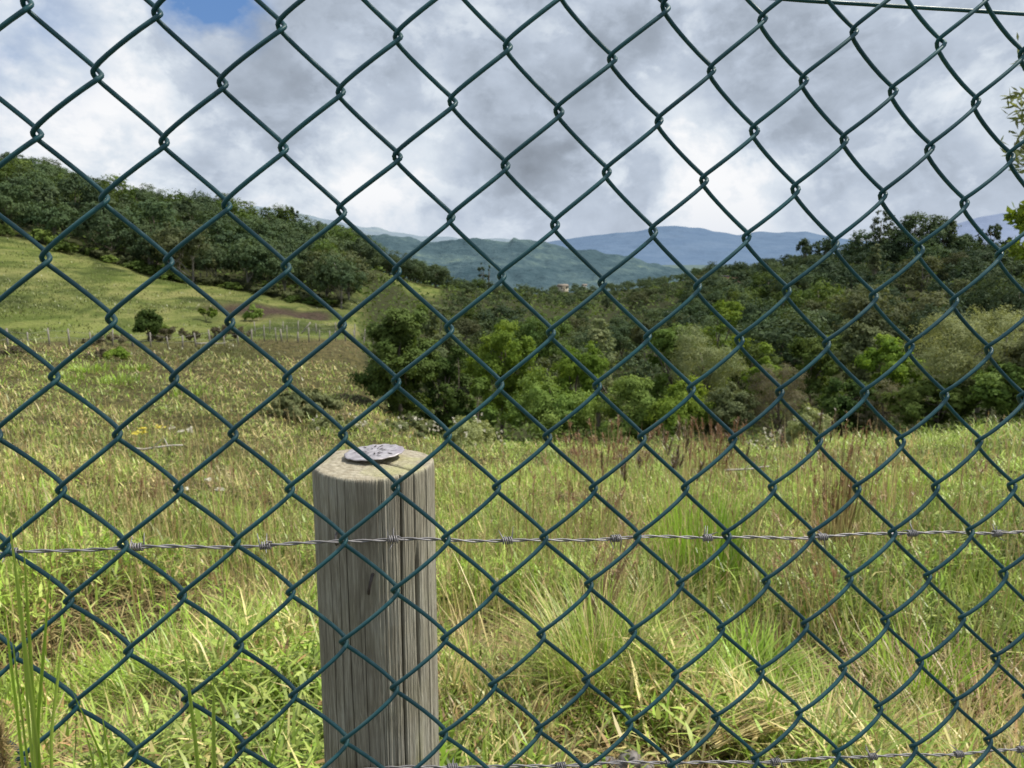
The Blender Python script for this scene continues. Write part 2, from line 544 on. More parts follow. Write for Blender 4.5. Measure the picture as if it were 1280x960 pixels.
hill('hills', 1300, [(420, 300), (490, 294), (515, 297), (540, 304), (575, 299), (590, 297), (612, 299), (637, 302), (641, 297), (665, 300), (700, 307), (722, 312), (735, 311), (760, 316), (790, 323), (820, 331), (860, 338), (900, 343), (980, 356)],
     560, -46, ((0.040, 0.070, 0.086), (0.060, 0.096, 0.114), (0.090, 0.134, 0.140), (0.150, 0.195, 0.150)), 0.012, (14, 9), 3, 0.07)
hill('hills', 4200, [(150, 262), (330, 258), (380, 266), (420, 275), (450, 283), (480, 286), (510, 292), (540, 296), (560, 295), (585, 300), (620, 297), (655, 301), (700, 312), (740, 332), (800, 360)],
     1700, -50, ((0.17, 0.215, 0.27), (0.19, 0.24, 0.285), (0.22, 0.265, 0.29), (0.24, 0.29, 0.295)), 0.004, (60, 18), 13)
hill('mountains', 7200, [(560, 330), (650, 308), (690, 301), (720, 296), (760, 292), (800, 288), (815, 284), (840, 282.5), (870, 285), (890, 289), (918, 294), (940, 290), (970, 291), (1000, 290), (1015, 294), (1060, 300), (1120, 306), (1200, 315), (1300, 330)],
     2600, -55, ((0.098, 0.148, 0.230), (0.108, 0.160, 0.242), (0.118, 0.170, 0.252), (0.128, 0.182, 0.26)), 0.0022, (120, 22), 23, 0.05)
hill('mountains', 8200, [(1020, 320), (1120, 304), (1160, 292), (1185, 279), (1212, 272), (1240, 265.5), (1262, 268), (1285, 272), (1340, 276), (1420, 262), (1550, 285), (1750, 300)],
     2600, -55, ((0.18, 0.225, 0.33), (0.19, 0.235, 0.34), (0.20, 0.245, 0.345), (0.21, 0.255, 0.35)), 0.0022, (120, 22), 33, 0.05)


# ------------------------------------------------------------------ foliage
def cards(pos, nrm, size, rng, asp=0.55, jit=0.6):
    """diamond leaf cards; returns vertices (n*4,3)"""
    n = len(pos)
    nrm = nrm + jit * rng.normal(size=(n, 3))
    nrm /= np.linalg.norm(nrm, axis=1, keepdims=True) + 1e-9
    t = rng.normal(size=(n, 3))
    t -= nrm * (t * nrm).sum(1, keepdims=True)
    t /= np.linalg.norm(t, axis=1, keepdims=True) + 1e-9
    b = np.cross(nrm, t)
    s = np.broadcast_to(size, (n,))[:, None]
    w = s * asp
    V = np.stack([pos - t * s, pos + b * w - t * s * 0.1, pos + t * s, pos - b * w + t * s * 0.05], 1)
    return V.reshape(-1, 3)


def quads(n):
    return np.arange(n * 4).reshape(n, 4)


def blob_crown(rng, cx, rx, rz, zc, K, nc, size, style='round', asp=0.55):
    """crown from leafy clumps; returns card vertices, tints, clump centres"""
    C, R = [], []
    tries = 0
    while len(C) < K and tries < K * 40:
        tries += 1
        v = rng.normal(size=3)
        v /= np.linalg.norm(v)
        rr = rng.uniform(0.35, 0.86) ** 0.7
        p = v * rr
        if style == 'umbrella':
            p[2] = abs(p[2]) * 0.8 - 0.1 + 0.25 * rng.normal() * 0.4
        elif style == 'cone':
            h = rng.uniform(-1, 1)
            f = (1 - (h + 1) / 2) ** 0.8 * 0.9 + 0.05
            an = rng.uniform(0, 2 * PI)
            p = np.array([math.cos(an) * f * rng.uniform(.4, 1), math.sin(an) * f * rng.uniform(.4, 1), h])
        elif style == 'bush':
            p[2] = abs(p[2]) * 1.0 - 0.35
        c = np.array([p[0] * rx, p[1] * rx, zc + p[2] * rz])
        r = rng.uniform(0.17, 0.40) * min(rx, rz * 1.2)
        if style == 'lace': r *= 0.55
        if style == 'cone': r *= 0.9
        if C and min(np.linalg.norm(c - q) / (0.55 * (r + s)) for q, s in zip(C, R)) < 0.75:
            continue
        C.append(c); R.append(r)
    C, R = np.array(C), np.array(R)
    wts = R ** 2 / (R ** 2).sum()
    NS = 16                                           # tufts on every clump
    sd_ = rng.normal(size=(len(C), NS, 3))
    sd_ /= np.linalg.norm(sd_, axis=2, keepdims=True)
    sc_ = C[:, None] + sd_ * (R * 0.80)[:, None, None] * rng.uniform(0.75, 1.3, (len(C), NS, 1)) * np.array([1, 1, 0.85])
    tuft_v = rng.random((len(C), NS))
    ids = rng.choice(len(C), nc, p=wts)
    sub = rng.integers(0, NS, nc)
    d = rng.normal(size=(nc, 3))
    d /= np.linalg.norm(d, axis=1, keepdims=True)
    d[:, 2] = np.where((d[:, 2] < -0.25) & (rng.random(nc) < 0.6), -d[:, 2], d[:, 2])
    rad = R[ids] * 0.40 * (0.35 + 0.85 * rng.random(nc) + 0.8 * (rng.random(nc) < 0.06))
    pos = sc_[ids, sub] + d * rad[:, None] * np.array([1.1, 1.1, 0.8])
    d = d * 0.6 + sd_[ids, sub] * 0.7
    out = pos - np.array([0, 0, zc])
    out /= np.linalg.norm(out, axis=1, keepdims=True) + 1e-9
    nrm = d * 0.8 + out * 0.4 + np.array([0, 0, 0.35])
    sz = size * rng.uniform(0.55, 1.35, nc)
    V = cards(pos, nrm, sz, rng, asp, 0.45)
    clump = rng.random(len(C))
    tr = np.clip(0.28 + 0.40 * rng.random(nc) + 0.30 * (clump[ids] - 0.5) + 0.30 * (tuft_v[ids, sub] - 0.5), 0, 1)
    tg = clump[ids]
    T = np.repeat(np.stack([tr, tg, rng.random(nc)], -1), 4, 0)
    return V, T, C, R


def limb(g, a, b, r0, r1, rng, wob=0.06, n=7, sides=5):
    t = np.linspace(0, 1, n)[:, None]
    L = np.linalg.norm(np.subtract(b, a))
    P = np.asarray(a) * (1 - t) + np.asarray(b) * t
    w = rng.normal(size=(n, 3)) * wob * L * np.sin(PI * t)
    P = P + np.cumsum(w, 0) * 0.35 * np.sin(PI * t)
    g.tube(P, np.interp(t[:, 0], [0, 1], [r0, r1]), sides)
    return P


def make_tree(seed, H, W, base, style, K, nc, size, leaf, bark, stems=1, tr=None, asp=0.55, limbs=9):
    """returns (trunk mesh, crown mesh): H height, W crown width, base = bare fraction below the crown"""
    rng = np.random.default_rng(seed)
    rz = H * (1 - base) / 2
    zc = H * base + rz
    V, T, C, R = blob_crown(rng, 0, W / 2, rz, zc, K, nc, size, style, asp)
    V[:, 2] += 0
    lo, hi = V[:, 2].min(), V[:, 2].max()
    k = min(max((H - H * base * 0.85) / (hi - lo), 0.7), 1.3)
    V[:, 2] = (V[:, 2] - hi) * k + H
    C[:, 2] = (C[:, 2] - hi) * k + H
    crown = mesh_data('crown', V, [quads(len(V) // 4)], M[leaf], T)
    g = Geo()
    tr = tr or H * 0.022
    for s in range(stems):
        an = 2 * PI * s / max(stems, 1) + rng.uniform(0, 1)
        off = 0.0 if stems == 1 else W * 0.05
        top = np.array([math.cos(an) * off * 3 + rng.normal() * W * 0.04, math.sin(an) * off * 3 + rng.normal() * W * 0.04, zc + rz * 0.35])
        P = limb(g, [math.cos(an) * off, math.sin(an) * off, -0.4], top, tr, tr * 0.3, rng, 0.05, 9, 7)
        sel = rng.permutation(len(C))[:max(3, limbs // stems)]
        for i in sel:
            q = P[min(3 + int(rng.integers(0, 4)), 7)]
            limb(g, q, C[i], tr * 0.42, tr * 0.1, rng, 0.08, 6, 5)
    trunk = g.data('trunk', M[bark], True)
    return trunk, crown


def put_tree(proto, loc, rotz, scale, name, label, cat, group=None):
    t = thing(name, label, cat, loc, rotz, group)
    t.scale = scale
    link('trunk', proto[0], t)
    link('crown', proto[1], t)
    return t


def depth_at(px, rho):
    a = azim(px)
    return rho * math.cos(a) * CP * 1.0


def hero(seed, px, rho, ytop, wpx, label, style='round', leaf='mid', bark='bark', K=26, nc=9000, size=0.13, base=0.12,
         stems=1, cat='tree', name='tree', asp=0.55, sink=0.0, blossoms=0):
    p = spot(px, rho)
    p[2] -= sink
    top = EYE + rho * elev(px, ytop)
    H = max(top - p[2], 0.6)
    W = wpx * depth_at(px, rho) / F
    M_ = blossoms
    pr = make_tree(seed, H, W, base, style, K, int(nc * (2.2 if rho < 120 else 1.5)), size * (0.56 if rho < 120 else 0.62), leaf, bark, stems, asp=asp)
    t = put_tree(pr, p, 0, (1, 1, 1), name, label, cat)
    rb = np.random.default_rng(seed + 5000)
    for _ in range(blossoms):
        d = rb.normal(size=3); d /= np.linalg.norm(d); d[2] = abs(d[2]) * 1.0
        c = d * np.array([W / 2, W / 2, H * 0.85]) * rb.uniform(0.85, 1.12) + np.array([0, 0, H * 0.12])
        m = 16
        v = cards(c + rb.normal(size=(m, 3)) * 0.020, np.tile([0, -.4, 1.0], (m, 1)), rb.uniform(.018, .04, m), rb, 0.6, .7)
        link('flower_head', mesh_data('flower_head', v, [quads(m)], M['white'], np.repeat(rb.random((m, 3)), 4, 0)), t)
    return t


# trees and bushes one can single out, nearest row of the valley
hero(101, 500, 37, 378, 100, 'dense dark green rounded tree behind the wooden post, left end of the valley trees', leaf='deep', nc=15000, K=40, size=0.14, base=0.05, sink=.3)
hero(102, 553, 39, 428, 72, 'lower dark olive tree leaning against the right of the dense dark tree', leaf='deep', nc=8000, K=26, size=0.13, base=0.05, sink=.6)
hero(103, 628, 44, 397, 86, 'yellow-green rounded tree right of the dense dark tree', leaf='lime', nc=10000, K=26, size=0.14, base=0.2, sink=.4)
hero(104, 600, 38, 470, 46, 'small bright green shrub in the dark gap under the yellow-green tree', leaf='mid', nc=3500, K=12, size=0.10, base=0.05, cat='shrub', name='shrub')
hero(105, 690, 38, 455, 120, 'spreading fresh green tree with feathery leaf layers right of the yellow-green tree', style='umbrella', leaf='mid', nc=10000, K=30, size=0.15, base=0.15, asp=0.35)
hero(106, 727, 42, 424, 80, 'light green feathery tree top rising behind the spreading fresh green tree', style='umbrella', leaf='lime', nc=7000, K=20, size=0.15, base=0.2, asp=0.3)
hero(107, 790, 37, 465, 96, 'fresh green leafy tree at the meadow edge above rusty brown grass', leaf='mid', nc=9000, K=26, size=0.14, base=0.08, asp=0.4)
hero(108, 853, 36, 470, 92, 'bright green layered tree in the middle of the meadow edge', style='umbrella', leaf='lime', nc=9000, K=24, size=0.14, base=0.1, asp=0.35)
hero(109, 913, 36, 476, 80, 'pale grey-green bushy tree left of the bare purple-brown thicket', leaf='grey', nc=7500, K=24, size=0.13, base=0.05, asp=0.4)
hero(110, 980, 37, 452, 92, 'bare purple-brown thicket of twigs between the green meadow-edge trees', leaf='twig', nc=8000, K=24, size=0.13, base=0.05, asp=0.12)
hero(111, 1062, 38, 470, 84, 'dark green bush with dull leaves right of the bare thicket', leaf='deep', nc=8000, K=22, size=0.13, base=0.05)
hero(112, 1120, 37, 472, 86, 'grey brown bush with thin pale twigs left of the big pale olive tree', leaf='twig', nc=7500, K=22, size=0.13, base=0.05, asp=0.14)
hero(113, 1232, 36, 378, 190, 'big pale olive feathery tree at the right edge of the meadow', leaf='pale', bark='palebark', nc=15000, K=44, size=0.12, base=0.22, stems=3, asp=0.25)
hero(114, 1180, 34, 470, 110, 'green shrub with yellowish leaves under the big pale olive tree', leaf='mid', nc=8000, K=26, size=0.12, base=0.03, cat='shrub', name='shrub')
hero(115, 1262, 33, 452, 90, 'dark green shrub at the right edge under the pale olive tree', leaf='mid', nc=8000, K=26, size=0.12, base=0.03, cat='shrub', name='shrub')
hero(116, 1340, 34, 400, 150, 'grey-green feathery tree beside the pale olive tree', leaf='grey', nc=9000, K=26, size=0.13, base=0.1, stems=2)
# second row
hero(121, 752, 58, 397, 74, 'dull dark grey-green cone-shaped tree behind the light green feathery tree', style='cone', leaf='grey', nc=8000, K=34, size=0.16, base=0.03)
hero(122, 880, 55, 400, 96, 'tall soft grey-olive tree behind the bright green layered tree', leaf='grey', nc=10000, K=30, size=0.15, base=0.1, asp=0.3)
hero(123, 838, 66, 402, 70, 'bright leafy green tree left of the tall grey-olive tree', leaf='mid', nc=7000, K=24, size=0.18, base=0.1)
hero(124, 905, 76, 373, 66, 'pale green rounded tree with white bloom above the tall grey-olive tree', leaf='lime', nc=7000, K=24, size=0.2, base=0.1)
hero(125, 960, 60, 425, 60, 'yellowish green tree behind the bare purple-brown thicket', leaf='lime', nc=6000, K=22, size=0.18, base=0.1)
hero(126, 1020, 62, 415, 80, 'mid green spreading tree behind the dark green bush', leaf='mid', nc=7000, K=24, size=0.18, base=0.1)
hero(127, 1085, 60, 398, 70, 'pale grey-green soft tree behind the grey brown bush', leaf='grey', nc=7000, K=24, size=0.18, base=0.05)
hero(128, 1120, 56, 418, 74, 'bright yellow-green tree left of the big pale olive tree', leaf='lime', nc=7000, K=24, size=0.17, base=0.08)
hero(129, 548, 62, 380, 70, 'brownish green tree with a bare reddish foot above the dense dark tree', leaf='grey', nc=7000, K=24, size=0.18, base=0.12)
hero(130, 660, 75, 388, 110, 'wide dark tree behind the yellow-green tree', style='umbrella', leaf='deep', nc=7000, K=26, size=0.2, base=0.15)
# pale flowering bushes on the meadow's far edge, shrubs on the left
hero(141, 500, 26.5, 522, 96, 'pale green bush with whitish flower heads just behind the top of the wooden post', style='bush', leaf='grey', nc=6000, K=26, size=0.07, base=0.0, cat='bush', name='bush', blossoms=40)
hero(142, 590, 26, 520, 90, 'pale brownish flowering bush right behind the wooden post', style='bush', leaf='pale', nc=6000, K=26, size=0.06, base=0.0, cat='bush', name='bush', blossoms=34)
hero(143, 1022, 25, 505, 54, 'pale bush with drooping cream flower heads before the bare thicket', style='bush', leaf='pale', nc=3000, K=20, size=0.06, base=0.0, cat='bush', name='bush', blossoms=26)
hero(144, 975, 25, 538, 56, 'low cream flowering bush left of the pale bush with drooping heads', style='bush', leaf='pale', nc=2500, K=18, size=0.055, base=0.0, cat='bush', name='bush', blossoms=30)
hero(145, 372, 27.5, 486, 112, 'wide grey-green bush in the meadow left of the post', style='bush', leaf='grey', nc=12000, K=44, size=0.075, base=0.0, cat='bush', name='bush')
hero(146, 415, 24.5, 518, 78, 'low pale bush at the right foot of the wide grey-green bush', style='bush', leaf='pale', nc=3000, K=20, size=0.06, base=0.0, cat='bush', name='bush', blossoms=16)
hero(147, 184, 60, 383, 34, 'small dark green shrub standing alone by the pasture fence', style='bush', leaf='deep', nc=4000, K=24, size=0.11, base=0.05, cat='shrub', name='shrub')
hero(148, 200, 62, 402, 30, 'low light green shrub right of the small dark shrub', style='bush', leaf='mid', nc=1200, K=8, size=0.12, base=0.0, cat='shrub', name='shrub')
hero(149, 258, 78, 384, 30, 'bright green bush below the bare red bank', style='bush', leaf='lime', nc=1200, K=8, size=0.15, base=0.0, cat='bush', name='bush')
hero(150, 316, 80, 379, 26, 'light green bush in front of the bare red bank', style='bush', leaf='mid', nc=1200, K=8, size=0.15, base=0.0, cat='bush', name='bush')
for i, (px, rho, yt, w, lf, lab) in enumerate([
        (130, 55, 415, 60, 'twig', 'low grey brown bramble at the pasture fence left of the dark shrub'),
        (212, 61, 408, 74, 'twig', 'low brown bramble along the pasture fence right of the dark shrub'),
        (275, 64, 405, 84, 'twig', 'wide low brown bramble behind the middle of the pasture fence'),
        (15, 46, 437, 46, 'twig', 'flat purple-brown bramble in the meadow at the left edge'),
        (118, 47, 437, 34, 'twig', 'flat brown bramble in the meadow before the pasture fence'),
        (140, 46, 433, 30, 'lime', 'low lime green bush before the pasture fence')]):
    hero(160 + i, px, rho, yt, w, lab, style='bush', leaf=lf, nc=2600, K=20, size=0.10, base=0.0, cat='bush', name='bush')

# hilltop trees that stand out against the sky
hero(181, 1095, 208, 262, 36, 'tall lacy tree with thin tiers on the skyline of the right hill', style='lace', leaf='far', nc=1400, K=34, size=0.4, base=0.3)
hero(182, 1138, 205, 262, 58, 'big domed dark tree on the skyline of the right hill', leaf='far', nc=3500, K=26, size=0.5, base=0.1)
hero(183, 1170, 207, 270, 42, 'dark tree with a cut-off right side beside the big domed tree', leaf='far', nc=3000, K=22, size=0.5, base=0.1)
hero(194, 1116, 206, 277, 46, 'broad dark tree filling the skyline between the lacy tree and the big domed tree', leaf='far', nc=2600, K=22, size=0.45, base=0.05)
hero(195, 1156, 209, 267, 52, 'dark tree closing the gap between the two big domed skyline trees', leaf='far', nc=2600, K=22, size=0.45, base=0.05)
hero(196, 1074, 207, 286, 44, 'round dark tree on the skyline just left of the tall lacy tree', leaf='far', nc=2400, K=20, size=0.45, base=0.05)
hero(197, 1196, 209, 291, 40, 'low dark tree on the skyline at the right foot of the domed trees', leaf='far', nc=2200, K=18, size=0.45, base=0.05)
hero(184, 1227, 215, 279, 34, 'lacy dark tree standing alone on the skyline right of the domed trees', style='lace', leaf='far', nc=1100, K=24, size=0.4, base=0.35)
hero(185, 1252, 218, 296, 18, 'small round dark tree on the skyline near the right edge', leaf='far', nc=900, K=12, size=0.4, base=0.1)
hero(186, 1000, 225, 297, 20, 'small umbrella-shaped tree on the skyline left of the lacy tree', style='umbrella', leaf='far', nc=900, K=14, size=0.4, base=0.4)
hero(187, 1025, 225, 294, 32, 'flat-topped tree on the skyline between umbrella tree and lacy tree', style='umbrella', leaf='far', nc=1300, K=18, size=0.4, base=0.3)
hero(188, 1089, 150, 304, 30, 'pale cone-shaped tree in the right wood below the lacy skyline tree', style='cone', leaf='grey', nc=3500, K=30, size=0.3, base=0.02)
hero(189, 360, 185, 258, 18, 'small tree with two tufts on the skyline of the left wood', style='umbrella', leaf='far', nc=900, K=10, size=0.35, base=0.35)
hero(190, 372, 186, 258, 16, 'second tufted tree on the skyline of the left wood', style='umbrella', leaf='far', nc=800, K=10, size=0.35, base=0.35)
hero(191, 603, 330, 328, 12, 'small dark round tree on the ridge beside the bare track', leaf='far', nc=700, K=9, size=0.45, base=0.15)
hero(192, 612, 332, 331, 8, 'thin dark tree right of the small round ridge tree', style='cone', leaf='far', nc=500, K=9, size=0.4, base=0.1)
hero(193, 258, 112, 312, 46, 'grey tree with a forked white trunk at the edge of the left wood', leaf='grey', bark='palebark', nc=3500, K=24, size=0.28, base=0.42, stems=2)

# woods: individuals that nothing tells apart
PROT = {}
for i, (st, lf, bk, bs, K, nc, stems) in enumerate([
        ('round', 'far', 'bark', .14, 16, 1500, 1), ('umbrella', 'far', 'palebark', .24, 18, 1600, 1), ('round', 'far', 'bark', .10, 18, 1600, 1),
        ('round', 'woodgreen', 'bark', .12, 15, 1400, 2), ('umbrella', 'woodgrey', 'palebark', .24, 18, 1600, 2), ('cone', 'far', 'bark', .05, 22, 1400, 1),
        ('round', 'woodgrey', 'palebark', .22, 18, 1500, 1), ('umbrella', 'woodgreen', 'bark', .20, 18, 1500, 1)]):
    PROT[i] = make_tree(300 + i, 1.0, 0.95, bs, st, int(K * 1.25), nc * 3, 0.0225, lf, bk, stems, tr=0.022)

DESC = {0: 'rounded dull green tree', 1: 'flat-topped dull green tree', 2: 'rounded dark green tree', 3: 'fresh green tree',
        4: 'flat-topped grey-green tree', 5: 'narrow green tree', 6: 'rounded grey-green tree', 7: 'spreading fresh green tree'}


def scatter(n, pxr, rhor, hr, wr, kinds, where, group, mind, rng, keep=None, rhopow=1.0):
    done = []
    tries = 0
    while len(done) < n and tries < n * 60:
        tries += 1
        px = rng.uniform(*pxr)
        rho = rhor[0] + (rhor[1] - rhor[0]) * rng.random() ** rhopow
        if keep and not keep(px, rho): continue
        p = spot(px, rho)
        if any((p[0] - q[0]) ** 2 + (p[1] - q[1]) ** 2 < (mind * (0.7 + 0.3 * rho / rhor[1])) ** 2 for q in done): continue
        done.append(p)
        k = int(rng.choice(kinds))
        h = rng.uniform(*hr) * (0.72 if (rho > 185 and px > 560) else 1.0)
        w = h * rng.uniform(*wr)
        p[2] -= 0.3
        put_tree(PROT[k], p, rng.uniform(0, 6.28), (w, w, h), 'tree', DESC[k] + ' ' + where, 'tree', group + ', ' + DESC[k] + 's')
    return done


rw = np.random.default_rng(77)
WEDGE = lambda px: np.interp(px, [-300, 0, 250, 430, 475, 560], [104, 114, 111, 106, 185, 226])
scatter(26, (-60, 470), (100, 118), (6.0, 8.5), (0.85, 1.2), [1, 0, 6, 2, 1, 4], 'on the front edge of the left hillside wood', 'trees along the edge of the left wood', 4.0, rw,
        lambda px, r: abs(r - WEDGE(px) - 2) < 3)
scatter(104, (-120, 552), (108, 262), (6.5, 9.5), (0.8, 1.2), [0, 2, 2, 0, 3, 0, 7, 1], 'inside the left hillside wood', 'trees of the left hillside wood', 5.0, rw,
        lambda px, r: r > WEDGE(px) + 5, 0.8)
scatter(14, (400, 552), (150, 258), (6.5, 9.0), (0.85, 1.2), [0, 2, 2, 0], 'inside the left hillside wood', 'trees of the left hillside wood', 4.5, rw, lambda px, r: r > WEDGE(px) + 6)
scatter(20, (270, 450), (135, 200), (7.0, 9.5), (0.8, 1.1), [0, 2, 2, 0, 3], 'inside the left hillside wood', 'trees of the left hillside wood', 4.0, rw, lambda px, r: r > WEDGE(px) + 8)
CLEAR = lambda px, r: not (abs(px - 515) < 45 and r < 235)
scatter(62, (545, 1000), (66, 300), (4.5, 7.5), (0.9, 1.4), [0, 3, 4, 6, 7, 2], 'in the valley beyond the meadow', 'trees of the valley', 5.0, rw, CLEAR, 1.0)
scatter(80, (870, 1420), (75, 235), (5.0, 8.5), (0.8, 1.3), [0, 1, 2, 2, 5, 7, 3, 6], 'in the wood on the right hillside', 'trees of the right hillside wood', 5.0, rw, None, 0.9)


BUSH = {}
for i, lf in enumerate(['mid', 'woodgreen', 'woodgrey']):
    rb_ = np.random.default_rng(700 + i)
    v_, t_, _, _ = blob_crown(rb_, 0, 0.5, 0.5, 0.35, 14, 1800, 0.05, 'bush')
    v_[:, 2] -= v_[:, 2].min() + 0.05
    BUSH[i] = mesh_data('bush', v_, [quads(len(v_) // 4)], M[lf], t_)
nb = 0
while nb < 34:
    px_ = rw.uniform(-40, 470)
    p = spot(px_, WEDGE(px_) - rw.uniform(-1.5, 5) * rw.random())
    k = int(rw.integers(0, 3))
    o = link('bush', BUSH[k], None, p)
    w_ = rw.uniform(1.6, 4.2)
    o.scale = (w_, w_, rw.uniform(1.2, 3.0)); o.rotation_euler = (0, 0, rw.uniform(0, 6.28))
    tag(o, ['fresh green', 'dull green', 'grey-green'][k] + ' bush at the foot of the left hillside wood', 'bush', 'bushes along the foot of the left wood, ' + ['fresh green', 'dull green', 'grey-green'][k])
    nb += 1


# the rest of the woods reads as one mass each
def forest(name, n, pxr, rhor, hr, seed, mat, nc, label, keep=None):
    rng = np.random.default_rng(seed)
    P = []
    while len(P) < n:
        px = rng.uniform(*pxr)
        rho = math.sqrt(rng.uniform(rhor[0] ** 2, rhor[1] ** 2))
        if keep and not keep(px, rho): continue
        P.append(spot(px, rho))
    V, T = [], []
    for p in P:
        h = rng.uniform(*hr)
        v, t, _, _ = blob_crown(rng, 0, h * rng.uniform(.4, .62), h * 0.45, h * 0.5, 11, int(nc * 2.1), h * 0.042, rng.choice(['round', 'umbrella']))
        V.append(v + p)
        t = t.copy(); t[:, 0] = np.clip(t[:, 0] + rng.uniform(-.2, .2), 0, 1)
        T.append(t)
    V = np.concatenate(V)
    o = link(name, mesh_data(name, V, [quads(len(V) // 4)], M[mat], np.concatenate(T)))
    tag(o, label, 'forest', kind='stuff')


forest('forest', 380, (-220, 552), (112, 275), (4.5, 7.5), 51, 'far', 300, 'dense canopy filling the wood on the left hillside', lambda px, r: r > WEDGE(px) + 6)
forest('forest', 420, (860, 1480), (85, 270), (3.5, 6.5), 52, 'far', 300, 'dense canopy filling the wood on the right hillside')
forest('forest', 330, (560, 960), (70, 430), (3.0, 5.5), 53, 'far', 260, 'scrubby treetops filling the valley floor', CLEAR)


# ------------------------------------------------------------------ undergrowth and grass
def blades(pos, h, w, az, lean, curl, nseg, tint):
    """grass blades as tapering ribbons"""
    n = len(pos)
    t = np.linspace(0, 1, nseg + 1)
    d = np.stack([np.sin(az), np.cos(az), np.zeros(n)], -1)
    side = np.stack([np.cos(az), -np.sin(az), np.zeros(n)], -1)
    ang = lean[:, None] + curl[:, None] * t[None]                 # angle from vertical along the blade
    ds = (h / nseg)[:, None]
    am = (ang[:, 1:] + ang[:, :-1]) / 2
    hx = np.concatenate([np.zeros((n, 1)), np.cumsum(np.sin(am) * ds, 1)], 1)
    hz = np.concatenate([np.zeros((n, 1)), np.cumsum(np.cos(am) * ds, 1)], 1)
    ctr = pos[:, None] + d[:, None] * hx[..., None] + np.array([0, 0, 1.0]) * hz[..., None]
    prof_ = np.interp(t, [0, 0.35, 0.75, 1], [0.8, 1, 0.65, 0.06])
    off = side[:, None] * (w[:, None] * 0.5 * prof_[None])[..., None]
    V = np.stack([ctr - off, ctr + off], 2).reshape(n, (nseg + 1) * 2, 3)
    b = np.arange(n)[:, None, None] * (nseg + 1) * 2
    s = np.arange(nseg)[None, :, None] * 2
    Q = (b + s + np.array([0, 1, 3, 2])[None, None]).reshape(-1, 4)
    T = np.repeat(tint, (nseg + 1) * 2, 0)
    return V.reshape(-1, 3), Q, T


def polar(n, r0, r1, a0, a1, rng):
    r = np.exp(rng.uniform(math.log(r0), math.log(r1), n))
    a = rng.uniform(math.radians(a0), math.radians(a1), n)
    X, Y = r * np.sin(a), r * np.cos(a)
    return X, Y, r, a


